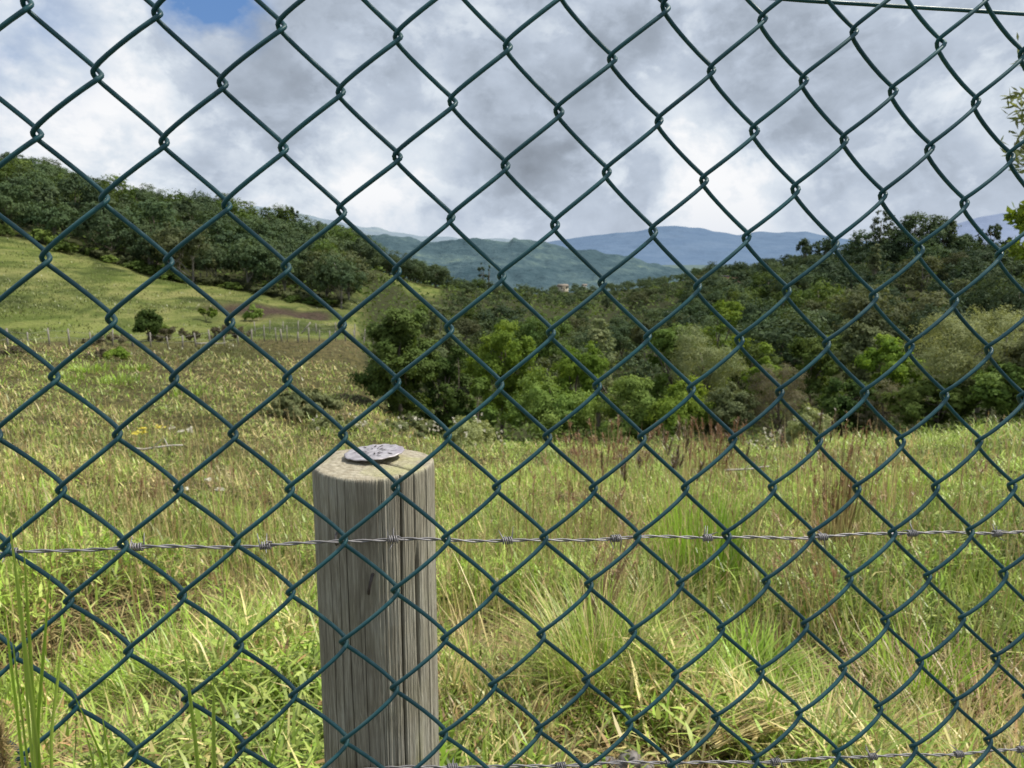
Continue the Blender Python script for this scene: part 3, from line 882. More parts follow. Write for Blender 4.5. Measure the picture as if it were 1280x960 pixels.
def meadow():
    rng = np.random.default_rng(11)

    def field_mask(X, Y):
        p, w, b = zones(X, Y)
        return (1 - w)

    def dim(X, Y):                       # the left field further down is duller
        px = PXK(np.clip(np.arctan2(X, Y), -1.3, 1.3)); r = np.hypot(X, Y)
        return 0.10 * sm(r, 9, 22) * (1 - sm(px, 400, 520))

    def strawness(X, Y):
        px = PXK(np.clip(np.arctan2(X, Y), -1.3, 1.3)); r = np.hypot(X, Y)
        dry = 0.13 + 0.24 * sm(r, 5, 14) * (1 - sm(px, 380, 620)) + 0.10 * sm(r, 22, 40) * (1 - sm(px, 500, 620))
        dry = dry + 0.25 * sm(px, 1080, 1250) * (1 - sm(r, 2.8, 4.2))
        dry = dry - 0.75 * np.exp(-((px - 110) / 75) ** 2 - ((r - 38) / 8) ** 2) - 0.22 * sm(px, 560, 700) * sm(r, 5, 8)
        return dry + 0.75 * (fbm(X * 0.45, Y * 0.45, 31, 3) - 0.5) + 0.5 * (fbm(X * 2.3, Y * 2.3, 32, 2) - 0.5)

    def bare_spot(X, Y):
        px = PXK(np.clip(np.arctan2(X, Y), -1.3, 1.3)); r = np.hypot(X, Y)
        b = sm(px, 660, 720) * (1 - sm(px, 1000, 1130)) * (1 - sm(r, 2.35, 2.7))          # litter strip with stones
        b = np.maximum(b, np.minimum(1.0, 1.5 * np.exp(-((px - 872) / 40) ** 2 - ((r - 3.30) / 0.36) ** 2)))      # dark hollow
        b = np.maximum(b, 0.8 * np.exp(-((px - 1095) / 26) ** 2 - ((r - 3.2) / 0.2) ** 2))
        b = np.maximum(b, 0.7 * np.exp(-((px - 615) / 30) ** 2 - ((r - 3.0) / 0.3) ** 2))
        return b

    # 1 matted leafy ground cover
    n = 430000
    X, Y, r, a = polar(n, 1.1, 52, -54, 54, rng)
    k = rng.random(n) < field_mask(X, Y) * (0.10 + 0.90 * sm(fbm(X * 2.1, Y * 2.1, 41, 3), 0.40, 0.52)) * (1 - 0.93 * bare_spot(X, Y))
    X, Y, r = X[k], Y[k], r[k]
    n = len(X)
    dens = sm(fbm(X * 1.5, Y * 1.5, 43, 3), 0.36, 0.62)
    z = ground(X, Y) + rng.random(n) ** 0.9 * (0.03 + 0.27 * dens)
    broad = rng.random(n) < 0.40 + 0.5 * sm(fbm(X * 0.9, Y * 0.9, 44, 2), 0.4, 0.6)
    h = np.where(broad, rng.uniform(0.035, 0.11, n), rng.uniform(0.08, 0.24, n)) * (1 + r * 0.03)
    w = np.where(broad, rng.uniform(0.007, 0.015, n), rng.uniform(0.003, 0.007, n)) + r * 0.0008
    dry = (rng.random(n) < np.clip(strawness(X, Y) + 0.25 * (1 - dens) - 0.15 * broad, 0.03, 0.9)).astype(float)
    dry = np.clip(dry * rng.uniform(0.6, 1, n) + (1 - dry) * rng.uniform(0, 0.3, n), 0, 1)
    low = 1 - np.clip((z - ground(X, Y)) / 0.15, 0, 1)
    tint = np.stack([dry, np.clip(rng.normal(0.5, 0.24, n) + 1.0 * (fbm(X * 0.3, Y * 0.3, 47, 3) - 0.5) + 0.5 * (fbm(X * 1.4, Y * 1.4, 48, 2) - 0.5) - dim(X, Y), 0, 1), (rng.random(n) < 0.04 + 0.22 * low * dry) * 0.8], -1)
    G = blades(np.stack([X, Y, z], -1), h, w, rng.uniform(0, 6.28, n), rng.uniform(0.2, 1.5, n), rng.uniform(-0.2, 1.4, n), 2, tint)
    o = link('meadow_grass', mesh_data('meadow_grass', G[0], [G[1]], M['grass'], G[2]))
    tag(o, 'matted low green and straw meadow grass over the whole slope', 'grass', kind='stuff')

    # 1b dead litter lying on the soil
    n = 90000
    X, Y, r, a = polar(n, 1.2, 16, -54, 54, rng)
    h = rng.uniform(0.05, 0.20, n); w = rng.uniform(0.003, 0.007, n) + r * 0.0006
    tint = np.stack([rng.uniform(.7, 1, n), np.clip(rng.normal(.25, .2, n), 0, 1), rng.random(n) ** 1.6 * .9], -1)
    G = blades(np.stack([X, Y, ground(X, Y) + rng.random(n) * 0.03], -1), h, w, rng.uniform(0, 6.28, n), rng.uniform(1.2, 1.55, n), rng.uniform(-.2, .25, n), 2, tint)
    o = link('dead_grass_litter', mesh_data('dead_grass_litter', G[0], [G[1]], M['grass'], G[2]))
    tag(o, 'brown dead grass litter lying on the soil between the living grass', 'grass', kind='stuff')

    # 2 standing grass, taller, in drifts
    n = 75000
    X, Y, r, a = polar(n, 1.4, 46, -54, 54, rng)
    f = fbm(X * 0.8, Y * 0.8, 61, 3)
    keep_ = field_mask(X, Y) * (1 - bare_spot(X, Y)) * (0.10 + 0.90 * sm(f, 0.46, 0.64)) * (0.35 + 0.65 * sm(r, 3.0, 5.5))
    k = rng.random(n) < keep_
    X, Y, r = X[k], Y[k], r[k]
    n = len(X)
    h = rng.uniform(0.25, 0.62, n) * (0.75 + 0.5 * fbm(X * 0.5, Y * 0.5, 62, 2)) * np.interp(r, [1, 3, 6, 12, 20, 45], [0.5, 0.6, 0.85, 0.85, 0.6, 0.35])
    w = rng.uniform(0.0022, 0.0055, n) + r * 0.0006
    s = np.clip(strawness(X, Y) + 0.05, 0.05, 0.95)
    dry = (rng.random(n) < s).astype(float)
    dry = np.clip(dry * rng.uniform(0.55, 1, n) + (1 - dry) * rng.uniform(0, 0.4, n), 0, 1)
    rust = (rng.random(n) < 0.02 + 0.12 * sm(fbm(X * .35, Y * .35, 66, 2), .5, .65)) * rng.uniform(0.2, 0.8, n)
    tint = np.stack([dry, np.clip(rng.normal(0.5, 0.18, n) + 1.0 * (fbm(X * 0.3, Y * 0.3, 47, 3) - 0.5) - dim(X, Y), 0, 1), rust], -1)
    G = blades(np.stack([X, Y, ground(X, Y) - 0.01], -1), h, w, rng.uniform(0, 6.28, n), rng.uniform(0, 0.35, n), rng.uniform(0.0, 0.9, n), 3, tint)
    o = link('standing_grass', mesh_data('standing_grass', G[0], [G[1]], M['grass'], G[2]))
    tag(o, 'standing yellow-green grass in drifts over the meadow', 'grass', kind='stuff')

    # 3 straw-coloured seed stems scattered through
    n = 5200
    X, Y, r, a = polar(n, 3.2, 30, -54, 54, rng)
    f = fbm(X * 0.4, Y * 0.4, 71, 3)
    k = rng.random(n) < field_mask(X, Y) * (0.15 + 0.85 * sm(f, 0.40, 0.6))
    X, Y, r = X[k], Y[k], r[k]
    n = len(X)
    h = rng.uniform(0.5, 0.95, n) * np.interp(r, [3, 6, 15, 40], [0.7, 0.9, 0.9, 0.7])
    w = 0.0024 + r * 0.0007
    az = rng.uniform(0, 6.28, n); ln = rng.uniform(0, 0.22, n); cu = rng.uniform(0, 0.4, n)
    rust = rng.random(n) ** 1.8 * 0.8
    tint = np.stack([rng.uniform(0.6, 1, n), np.clip(rng.normal(0.38, 0.15, n), 0, 1), rust], -1)
    base = np.stack([X, Y, ground(X, Y)], -1)
    G1 = blades(base, h, w, az, ln, cu, 3, tint)
    # seed heads: a few short bristles near each tip
    rep = 5
    ti = np.repeat(np.arange(n), rep)
    fr = rng.uniform(0.80, 1.0, len(ti))
    am = ln[ti] + cu[ti] * fr * 0.5
    tip = base[ti] + np.stack([np.sin(az[ti]) * np.sin(am), np.cos(az[ti]) * np.sin(am), np.cos(am)], -1) * (h[ti] * fr)[:, None]
    t2 = tint[ti].copy(); t2[:, 1] *= 0.9
    G2 = blades(tip, rng.uniform(0.03, 0.07, len(ti)), 0.003 + r[ti] * 0.0007, rng.uniform(0, 6.28, len(ti)), rng.uniform(0.1, 0.6, len(ti)), rng.uniform(0, 0.5, len(ti)), 1, t2)
    o = link('seed_stems', mesh_data('seed_stems', np.concatenate([G1[0], G2[0]]), [np.concatenate([G1[1], G2[1] + len(G1[0])])], M['grass'], np.concatenate([G1[2], G2[2]])))
    tag(o, 'thin straw and rust coloured grass stems with seed heads across the meadow', 'grass', kind='stuff')

    # 4 pasture on the left slope: short turf tufts
    n = 90000
    X, Y, r, a = polar(n, 38, 118, -46, 2, rng)
    p, w_, b = zones(X, Y)
    k = rng.random(n) < np.clip(np.maximum(p, 0.6 * sm(r, 40, 46)) * (1 - w_) * (1 - b), 0, 1) * (0.15 + 0.85 * sm(fbm(X * 0.07 + Y * .03, ground(X, Y) * 2.2 + Y * .05, 81, 3), 0.44, 0.58))
    X, Y, r = X[k], Y[k], r[k]
    n = len(X)
    h = rng.uniform(0.10, 0.28, n)
    w = rng.uniform(0.06, 0.15, n)
    dry = np.clip(0.25 + 1.3 * (fbm(X * 0.12, Y * 0.12, 83, 3) - 0.5) + rng.uniform(-0.25, 0.25, n), 0, 1)
    tint = np.stack([dry, np.clip(rng.normal(0.42, 0.13, n), 0, 1), np.zeros(n)], -1)
    G = blades(np.stack([X, Y, ground(X, Y) - 0.02], -1), h, w, rng.uniform(0, 6.28, n), rng.uniform(0.1, 0.7, n), rng.uniform(0, 0.8, n), 1, tint)
    o = link('pasture_grass', mesh_data('pasture_grass', G[0], [G[1]], M['pasture'], G[2]))
    tag(o, 'short grazed turf on the left hillside pasture', 'grass', kind='stuff')

    # 5 undergrowth under the woods and along the meadow edge
    n = 90000
    X, Y, r, a = polar(n, 26, 330, -46, 50, rng)
    p, w_, b = zones(X, Y)
    k = rng.random(n) < w_ * (0.25 + 0.75 * sm(fbm(X * 0.25, Y * 0.25, 91, 3), 0.36, 0.56))
    X, Y, r = X[k], Y[k], r[k]
    n = len(X)
    hh = (0.25 + 1.5 * sm(fbm(X * 0.3, Y * 0.3, 92, 3), 0.35, 0.7)) * np.interp(r, [26, 32, 60, 330], [0.45, 0.8, 1.2, 1.6])
    pos = np.stack([X, Y, ground(X, Y) + hh * rng.random(n) ** 0.6], -1)
    nr = np.tile([0.0, -0.35, 0.9], (n, 1))
    V = cards(pos, nr, rng.uniform(0.6, 1.3, n) * (0.05 + r * 0.0024), rng, 0.5, 0.6)
    tr_ = np.clip(rng.normal(0.4, 0.2, n) + 0.5 * (fbm(X * 0.15, Y * 0.15, 93, 2) - 0.5), 0, 1)
    T = np.repeat(np.stack([tr_, fbm(X * 0.2, Y * 0.2, 94, 2), rng.random(n)], -1), 4, 0)
    o = link('undergrowth', mesh_data('undergrowth', V, [quads(n)], M['woodgreen'], T))
    tag(o, 'dark leafy undergrowth below the valley and hillside trees', 'undergrowth', kind='stuff')


meadow()


def tuft(name, label, cat, px, rho, n, hr, spread, lean, cols, rng, width=(0.003, 0.006), fan=0.35, heads=0, head_col=None, dirn=None, group=None, curl=(0.0, 0.8), z0=0.0, headlen=(0.03, 0.08), lj=0.12):
    """one bunch of grass; the seed heads are a part of their own"""
    p = spot(px, rho)
    p[2] += z0
    a = rng.uniform(0, 6.28, n)
    rad = spread * np.sqrt(rng.random(n))
    base = np.stack([np.sin(a) * rad, np.cos(a) * rad, -0.02 * np.ones(n)], -1)
    az = a + rng.normal(0, 0.7, n) if dirn is None else dirn + rng.normal(0, fan, n)
    h = rng.uniform(*hr, n)
    w = rng.uniform(*width, n)
    ln = np.clip(lean + rng.normal(0, lj, n), 0, 1.5)
    cu = rng.uniform(*curl, n)
    ci = rng.integers(0, len(cols), n)
    tint = np.clip(np.array(cols)[ci] + rng.normal(0, 0.07, (n, 3)) * np.array([1, 1.6, 0.5]), 0, 1)
    G = blades(base, h, w, az, ln, cu, 5, tint)
    o = link(name, mesh_data(name, G[0], [G[1]], M['grass'], G[2]), None, p)
    tag(o, label, cat, group)
    if heads:
        idx = rng.permutation(n)[:heads]
        rep = 60 if head_col in DARK else 34
        ti = np.repeat(idx, rep)
        fr = rng.uniform(0.80, 1.0, len(ti))
        # follow the stem
        seg = 5
        tt = np.linspace(0, 1, seg + 1)
        ang = ln[:, None] + cu[:, None] * tt
        am = (ang[:, 1:] + ang[:, :-1]) / 2
        hx = np.concatenate([np.zeros((n, 1)), np.cumsum(np.sin(am) * (h / seg)[:, None], 1)], 1)
        hz = np.concatenate([np.zeros((n, 1)), np.cumsum(np.cos(am) * (h / seg)[:, None], 1)], 1)
        fi = np.clip((fr * seg).astype(int), 0, seg - 1); fw = fr * seg - fi
        xx = hx[ti, fi] * (1 - fw) + hx[ti, fi + 1] * fw
        zz_ = hz[ti, fi] * (1 - fw) + hz[ti, fi + 1] * fw
        P = base[ti] + np.stack([np.sin(az[ti]) * xx, np.cos(az[ti]) * xx, zz_], -1)
        hc = head_col or cols[0]
        t2 = np.clip(np.array([hc]) + rng.normal(0, 0.08, (len(ti), 3)), 0, 1)
        sl = (1.15 - fr) / 0.35
        G2 = blades(P, rng.uniform(*headlen, len(ti)) * sl, np.full(len(ti), width[1] * (0.8 if head_col in DARK else 0.9)), az[ti] + rng.normal(0, 1.6, len(ti)), ang[ti, -1] + rng.uniform(0.1, 0.7, len(ti)), rng.uniform(0, 0.4, len(ti)), 1, t2)
        for q in range(len(idx)):
            v = G2[0][q * rep * 4:(q + 1) * rep * 4]
            link('seed_head', mesh_data('seed_head', v, [G2[1][:rep]], M['darkseed' if head_col in DARK else 'grass'], G2[2][q * rep * 4:(q + 1) * rep * 4]), o)
    return o


GREEN = [(0.0, 0.50, 0.0), (0.1, 0.62, 0.0), (0.25, 0.5, 0.0)]
LIME = [(0.0, 0.85, 0.0), (0.08, 0.95, 0.0)]
STRAW = [(0.9, 0.55, 0.05), (1.0, 0.7, 0.0), (0.8, 0.4, 0.2)]
RUST = [(0.8, 0.25, 0.9), (0.9, 0.35, 0.7), (0.9, 0.4, 0.45)]
DARK = [(0.7, 0.05, 0.45), (0.8, 0.12, 0.3)]
rt = np.random.default_rng(19)
tuft('dry_grass_tuft', 'tall straw coloured grass bunch rising above the barbed wire right of centre', 'grass tuft', 1068, 6.0, 100, (0.55, 1.2), 0.13, 0.06, [(0.75, 0.12, 0.55), (0.8, 0.25, 0.4), (0.9, 0.45, 0.1)], rt, (0.005, 0.010), heads=36, head_col=RUST[0], curl=(0, .25))
tuft('dry_grass_tuft', 'rust coloured grass bunch at the meadow edge under the middle trees', 'grass tuft', 768, 16, 120, (0.5, 1.35), 1.0, 0.10, RUST, rt, (0.012, 0.022), heads=50, head_col=RUST[0], curl=(0, .4), headlen=(.08, .2))
tuft('dry_grass_tuft', 'rusty red grass bunch at the meadow edge beside the bare thicket', 'grass tuft', 903, 16, 110, (0.5, 1.35), 0.6, 0.09, RUST, rt, (0.012, 0.02), heads=45, head_col=RUST[0], curl=(0, .35), headlen=(.08, .2))
tuft('dry_grass_tuft', 'dry grass with dark brown seed heads standing above the bright green tussock', 'grass tuft', 812, 7.6, 26, (0.8, 1.12), 0.45, 0.05, STRAW, rt, (0.007, 0.013), heads=13, head_col=DARK[0], curl=(0, .2), headlen=(.07, .13))
tuft('dry_grass_tuft', 'thin grass stems with dark seed heads right of the dark brown ones', 'grass tuft', 880, 8.2, 18, (0.95, 1.25), 0.4, 0.06, STRAW, rt, (0.007, 0.013), heads=9, head_col=DARK[1], curl=(0, .2), headlen=(.07, .13))
tuft('dry_grass_tuft', 'single file of brown stems with seed heads left of the tall straw bunch', 'grass tuft', 1002, 9.5, 16, (0.9, 1.3), 0.5, 0.06, STRAW, rt, (0.007, 0.014), heads=7, head_col=DARK[0], curl=(0, .2), headlen=(.07, .13))
tuft('dry_grass_tuft', 'rust and straw stems behind the barbed wire right of the wooden post', 'grass tuft', 738, 6.4, 40, (0.5, 1.05), 0.34, 0.10, RUST + STRAW[2:], rt, (0.005, 0.010), heads=24, head_col=RUST[0], curl=(0, .4))
tuft('dry_grass_tuft', 'leaning bunch of rust coloured stems right of the post, below the barbed wire', 'grass tuft', 725, 3.35, 34, (0.45, 0.85), 0.07, 0.5, RUST, rt, (0.004, 0.008), 0.16, heads=16, head_col=RUST[1], dirn=0.9, curl=(0, .25))
tuft('dry_grass_tuft', 'rust coloured stems leaning left below the tall straw bunch', 'grass tuft', 1068, 3.9, 36, (0.4, 0.85), 0.09, 0.3, RUST, rt, (0.004, 0.008), 0.2, heads=14, head_col=RUST[1], dirn=-1.6, curl=(0, .25))
tuft('dry_grass_tuft', 'fallen bundle of straw lying on the grass at lower right', 'grass tuft', 915, 2.42, 60, (0.25, 0.5), 0.07, 1.25, STRAW + RUST[2:], rt, (0.003, 0.006), 0.25, dirn=1.3, curl=(0.1, .5), z0=.14)
tuft('dry_grass_tuft', 'flattened straw patch at the right edge below the barbed wire', 'grass tuft', 1250, 3.1, 520, (0.2, 0.5), 0.42, 1.05, STRAW[2:] + RUST, rt, (0.003, 0.006), curl=(0.1, .7), z0=.05)
tuft('dry_grass_tuft', 'broken pale straw stalks at the foot of the wooden post', 'grass tuft', 610, 2.75, 60, (0.25, 0.65), 0.16, 0.3, STRAW, rt, (0.003, 0.007), curl=(0, .9))
tuft('dry_grass_tuft', 'dry brown stalks with white fluff at the meadow edge near the bare thicket', 'grass tuft', 1130, 9, 22, (0.7, 1.1), 0.3, 0.06, STRAW + RUST, rt, (0.006, 0.009), heads=14, head_col=(0.9, 0.7, 0.2), curl=(0, .3), headlen=(.05, .1))
tuft('dry_grass_tuft', 'sparse reddish stems in the meadow at the left edge', 'grass tuft', 40, 5.2, 34, (0.5, 0.85), 0.5, 0.08, RUST, rt, (0.004, 0.006), heads=18, head_col=RUST[0], curl=(0, .4))
tuft('dry_grass_tuft', 'thin reddish stems left of the wooden post', 'grass tuft', 250, 6.4, 40, (0.5, 0.9), 0.6, 0.07, RUST + STRAW, rt, (0.004, 0.007), heads=20, head_col=RUST[0], curl=(0, .4))
tuft('dry_grass_tuft', 'one tall stem bunch with a fluffy brown head right of the tall straw bunch', 'grass tuft', 1135, 7.2, 10, (0.75, 1.0), 0.2, 0.1, STRAW, rt, (0.005, 0.008), heads=5, head_col=RUST[1], curl=(0, .3))
tuft('grass_tussock', 'bright green upright tussock crossing the barbed wire near the middle', 'grass tussock', 888, 4.6, 620, (0.4, 0.80), 0.22, 0.10, LIME + GREEN[:1], rt, (0.005, 0.010), curl=(0, .5))
tuft('grass_tussock', 'large drooping green tussock at the bottom right of the post', 'grass tussock', 755, 2.85, 700, (0.3, 0.60), 0.14, 0.3, GREEN + STRAW[:1], rt, (0.0025, 0.006), curl=(.3, 1.4))
tuft('grass_tussock', 'arching pale green tussock over a dark hollow right of the large tussock', 'grass tussock', 830, 3.95, 300, (0.3, 0.5), 0.14, 0.4, GREEN + STRAW[:1], rt, (0.003, 0.006), curl=(.4, 1.4))
tuft('grass_tussock', 'low fresh green tussock with short leaves right of the dark hollow', 'grass tussock', 955, 3.1, 420, (0.12, 0.28), 0.20, 0.5, LIME + GREEN, rt, (0.004, 0.010), curl=(.2, 1.2), z0=.08)
tuft('grass_tussock', 'yellow-green tussock at the right with a few bright upright leaves', 'grass tussock', 1188, 3.5, 150, (0.2, 0.42), 0.12, 0.25, LIME, rt, (0.006, 0.012), curl=(0, .8))
tuft('grass_tussock', 'grass tussock along the bottom edge between the straw bundle and the right edge', 'grass tussock', 1075, 2.5, 380, (0.2, 0.4), 0.28, 0.4, GREEN + LIME + STRAW[:1], rt, (0.003, 0.006), curl=(.2, 1.2))
tuft('grass_tussock', 'dense green tussock at the left below the barbed wire', 'grass tussock', 190, 3.4, 420, (0.2, 0.42), 0.32, 0.4, GREEN + LIME, rt, (0.003, 0.007), curl=(.2, 1.2))
tuft('grass_tussock', 'leafy green tussock at the bottom left of the wooden post', 'grass tussock', 330, 2.6, 420, (0.14, 0.32), 0.26, 0.5, LIME + GREEN, rt, (0.004, 0.010), curl=(.2, 1.2))
tuft('grass_tussock', 'dark brown matted tussock left of the post under the barbed wire', 'grass tussock', 325, 3.9, 420, (0.2, 0.45), 0.26, 0.6, STRAW + RUST[:1] + GREEN[:1], rt, (0.003, 0.006), curl=(.3, 1.5))
for i, (px, rho, n_) in enumerate([(72, 37, 130), (105, 40, 150), (140, 36, 140), (232, 33, 70), (160, 42, 120)]):
    tuft('grass_tussock', ['lime green grass patch in the left meadow, the leftmost', 'lime green grass patch second from the left below the pasture fence', 'lime green grass patch third from the left above the yellow flowers',
                           'small lime green grass patch in the meadow right of the other lime ones', 'lime green grass patch nearest to the foot of the pasture fence'][i], 'grass tussock', px, rho, n_, (0.2, 0.5), 0.9, 0.35, LIME[:1] + GREEN, rt, (0.03, 0.06), curl=(0, .8))
for i in range(22):
    px_ = rt.uniform(555, 1200); rho_ = rt.uniform(4.2, 15)
    tuft('rusty_stems', 'few thin rusty grass stems standing in the green right meadow', 'grass tuft', px_, rho_, int(rt.integers(5, 12)), (0.45, 0.95), 0.35, 0.08, RUST + STRAW[:1], rt, (0.003 + rho_ * .0004, 0.005 + rho_ * .0006), heads=4, head_col=RUST[int(rt.integers(0, 3))], curl=(0, .3), group='thin rusty stems scattered over the right meadow')
# broad blades on the near side of the mesh
def sight(px, py, rho):
    d = ray(px, py)
    q = rho / math.hypot(d[0], d[1])
    return np.array([d[0] * q, d[1] * q, EYE + d[2] * q])


def reed(label, blades_, seed):
    """broad grass blades rooted at the fence and reaching up past the eye of the camera"""
    rng = np.random.default_rng(seed)
    g = Geo()
    org = None
    for (xt, yt, xb, rho, wd) in blades_:
        tip, mid = sight(xt, yt, rho), sight(xb, 965, rho)
        base = np.array([mid[0] + rng.normal(0, .012), mid[1] + rng.normal(0, .012), -0.02])
        if org is None: org = base.copy()
        K = np.array([base, base * .55 + mid * .45, mid, mid * .45 + tip * .55, tip]) - org
        t = np.linspace(0, 4, 26)
        P = np.stack([np.interp(t, np.arange(5), K[:, c]) for c in range(3)], -1)
        for _ in range(4):
            P[1:-1] = (P[:-2] + 2 * P[1:-1] + P[2:]) / 4
        w = 0.8 * wd * np.interp(np.linspace(0, 1, 26), [0, .4, .8, 1], [.8, 1, .75, .05])
        side = np.array([1.0, 0.25 * rng.normal(), 0]); side /= np.linalg.norm(side)
        fold = np.cross(side, [0, 0, 1.0]) * 0.22
        n = len(P)
        V = np.stack([P - side * w[:, None] / 2, P + fold * w[:, None], P + side * w[:, None] / 2], 1).reshape(-1, 3)
        k = np.arange(n - 1)[:, None] * 3
        Q = np.concatenate([k + np.array([[0, 1, 4, 3]]), k + np.array([[1, 2, 5, 4]])])
        g.add(V, Q, tint=(rng.uniform(0, .15), rng.uniform(.55, .8), 0))
    tag(link('reed_grass', g.data('reed_grass', M['grass'], True), None, org), label, 'grass plant')


reed('tall broad green blades in front of the mesh at the left edge',
     [(8, 620, 50, .40, .0030), (28, 655, 47, .41, .0026), (22, 700, 40, .39, .0022), (63, 715, 42, .40, .0026), (82, 768, 58, .42, .0022), (3, 740, 30, .38, .0024), (36, 800, 44, .41, .003), (12, 770, 36, .43, .002)], 1)
reed('thin green blades in front of the mesh left of the two broad blades', [(90, 862, 136, .41, .0022), (127, 890, 139, .42, .0018), (104, 905, 120, .42, .0018)], 2)
reed('two broad upright green blades in front of the mesh left of the post', [(229, 802, 249, .42, .0030), (267, 846, 267, .43, .0034)], 3)
reed('single green blade leaning right just left of the wooden post', [(363, 872, 334, .60, .0024)], 4)


def fluffy_head():
    rng = np.random.default_rng(3)
    c = sight(3, 945, .44)
    base = np.array([c[0], c[1] + .01, -0.02])
    g = Geo()
    g.tube(np.array([[0, 0, 0], [0.004, 0, .7], c - base]), 0.0009, 5, tint=(.9, .3, .3))
    t = link('seed_stalk', g.data('seed_stalk', M['grass'], True), None, base)
    tag(t, 'fluffy brown seed head on a thin stalk in the bottom left corner', 'seed stalk')
    n = 420
    u = rng.uniform(-1, 1, n)
    pos = np.stack([np.zeros(n), np.zeros(n), u * 0.018], -1) + (c - base)
    tint = np.stack([rng.uniform(.6, 1, n), rng.uniform(.1, .5, n), rng.uniform(.2, .6, n)], -1)
    G = blades(pos, (0.006 + 0.010 * rng.random(n)) * np.sqrt(1 - u * u * .8), np.full(n, .0006), rng.uniform(0, 6.28, n), rng.uniform(.4, 1.5, n), rng.uniform(-.3, .5, n), 2, tint)
    link('seed_head', mesh_data('seed_head', G[0], [G[1]], M['grass'], G[2]), t)


fluffy_head()
# flowers
def flower_plant(name, label, px, rho, n, h, col, size, seed, spread):
    rng = np.random.default_rng(seed)
    p = spot(px, rho)
    a = rng.uniform(0, 6.28, n); rad = spread * np.sqrt(rng.random(n))
    base = np.stack([np.sin(a) * rad, np.cos(a) * rad, np.zeros(n)], -1)
    hh = rng.uniform(h * .75, h, n)
    G = blades(base, hh, np.full(n, 0.02), a, np.full(n, 0.08), np.zeros(n), 2, np.tile([0.2, 0.5, 0], (n, 1)))
    L = blades(base[np.repeat(np.arange(n), 6)] + np.stack([np.zeros(n * 6), np.zeros(n * 6), rng.uniform(0.1, h * .7, n * 6)], -1), rng.uniform(.08, .2, n * 6), np.full(n * 6, .03),
               rng.uniform(0, 6.28, n * 6), rng.uniform(.5, 1.2, n * 6), rng.uniform(0, .5, n * 6), 2, np.tile([0.15, 0.5, 0], (n * 6, 1)))
    o = link(name, mesh_data(name, np.concatenate([G[0], L[0]]), [np.concatenate([G[1], L[1] + len(G[0])])], M['grass'], np.concatenate([G[2], L[2]])), None, p)
    tag(o, label, 'flowering plant')
    for i in range(n):
        tip = base[i] + np.array([math.sin(a[i]) * .08, math.cos(a[i]) * .08, 1]) * hh[i]
        m = 26
        d = rng.normal(size=(m, 3)); d[:, 2] = abs(d[:, 2]) * .5
        V = cards(tip + d * size * 0.55, np.tile([0, -.3, 1.0], (m, 1)), size * rng.uniform(.3, .6, m), rng, 0.7, .6)
        link('blossom', mesh_data('blossom', V, [quads(m)], M[col], np.repeat(rng.random((m, 3)), 4, 0)), o)


flower_plant('flowering_plant', 'yellow flowering weed in the meadow at the left', 165, 15.5, 4, 0.62, 'yellow', 0.060, 1, 0.28)
flower_plant('flowering_plant', 'small white flowering weed right of the yellow flowers', 212, 17, 4, 0.62, 'white', 0.06, 2, 0.28)
flower_plant('flowering_plant', 'white flowering weed in the meadow between yellow flowers and post', 232, 8.5, 4, 0.5, 'white', 0.035, 3, 0.3)

# pale broken sticks and stones
for i, (px, rho, lab, sc) in enumerate([(180, 13.2, 'pale dead branch lying in the meadow below the yellow flowers', 1.0), (262, 57, 'white fallen rail lying at the foot of the pasture fence', 2.4), (945, 13.0, 'pale dead branch on the meadow edge before the bare thicket', .9)]):
    rng = np.random.default_rng(400 + i)
    g = Geo()
    L = 0.42 * sc
    P = limb(g, [-L, 0, 0.30], [L, 0.1, 0.34], 0.022 * sc, 0.012 * sc, rng, 0.06, 8, 6)
    if sc < 2:
        limb(g, P[3], P[3] + np.array([0.2, -0.05, 0.16]) * sc, 0.012, 0.005, rng, 0.05, 5, 5)
        limb(g, P[5], P[5] + np.array([-0.12, 0.1, 0.14]) * sc, 0.010, 0.004, rng, 0.05, 5, 5)
    p = spot(px, rho)
    tag(link('dead_branch', g.data('dead_branch', M['stick'], True), None, p), lab, 'branch')


def rock(seed, r):
    rng = np.random.default_rng(seed)
    n, m = 14, 20
    th = np.linspace(0, PI, n)[:, None]; ph = np.linspace(0, 2 * PI, m, endpoint=False)[None]
    d = np.stack([np.sin(th) * np.cos(ph), np.sin(th) * np.sin(ph), np.cos(th) * np.ones_like(ph)], -1)
    k = 1 + 0.55 * (fbm(d[..., 0] * 1.6 + seed, d[..., 1] * 1.6 + d[..., 2] * 1.3, seed, 3) - 0.5)
    V = d * k[..., None] * np.array([1.15, 0.95, 0.72]) * r
    i = np.arange(n - 1)[:, None] * m; j = np.arange(m)[None]; jj = (j + 1) % m
    Q = np.stack([i + j, i + m + j, i + m + jj, i + jj], -1).reshape(-1, 4)
    return mesh_data('rock', V.reshape(-1, 3), [Q], M['stone'], None, True)


for i, (px, rho, r, dz, lab) in enumerate([(792, 2.27, .030, .10, 'small grey stone above the lower barbed wire, left of the larger stone'),
                                           (806, 2.30, .040, .13, 'larger grey stone above the lower barbed wire'),
                                           (775, 2.30, .026, .09, 'dark stone left of the two grey stones'),
                                           (826, 2.27, .022, .10, 'smallest grey stone right of the larger stone')]):
    p = spot(px, rho); p[2] += dz * 0.35
    o = link('rock', rock(40 + i, r * 1.1), None, p)
    o.rotation_euler = (0.2 * i, 0.3, i * 1.3)
    tag(o, lab, 'rock')


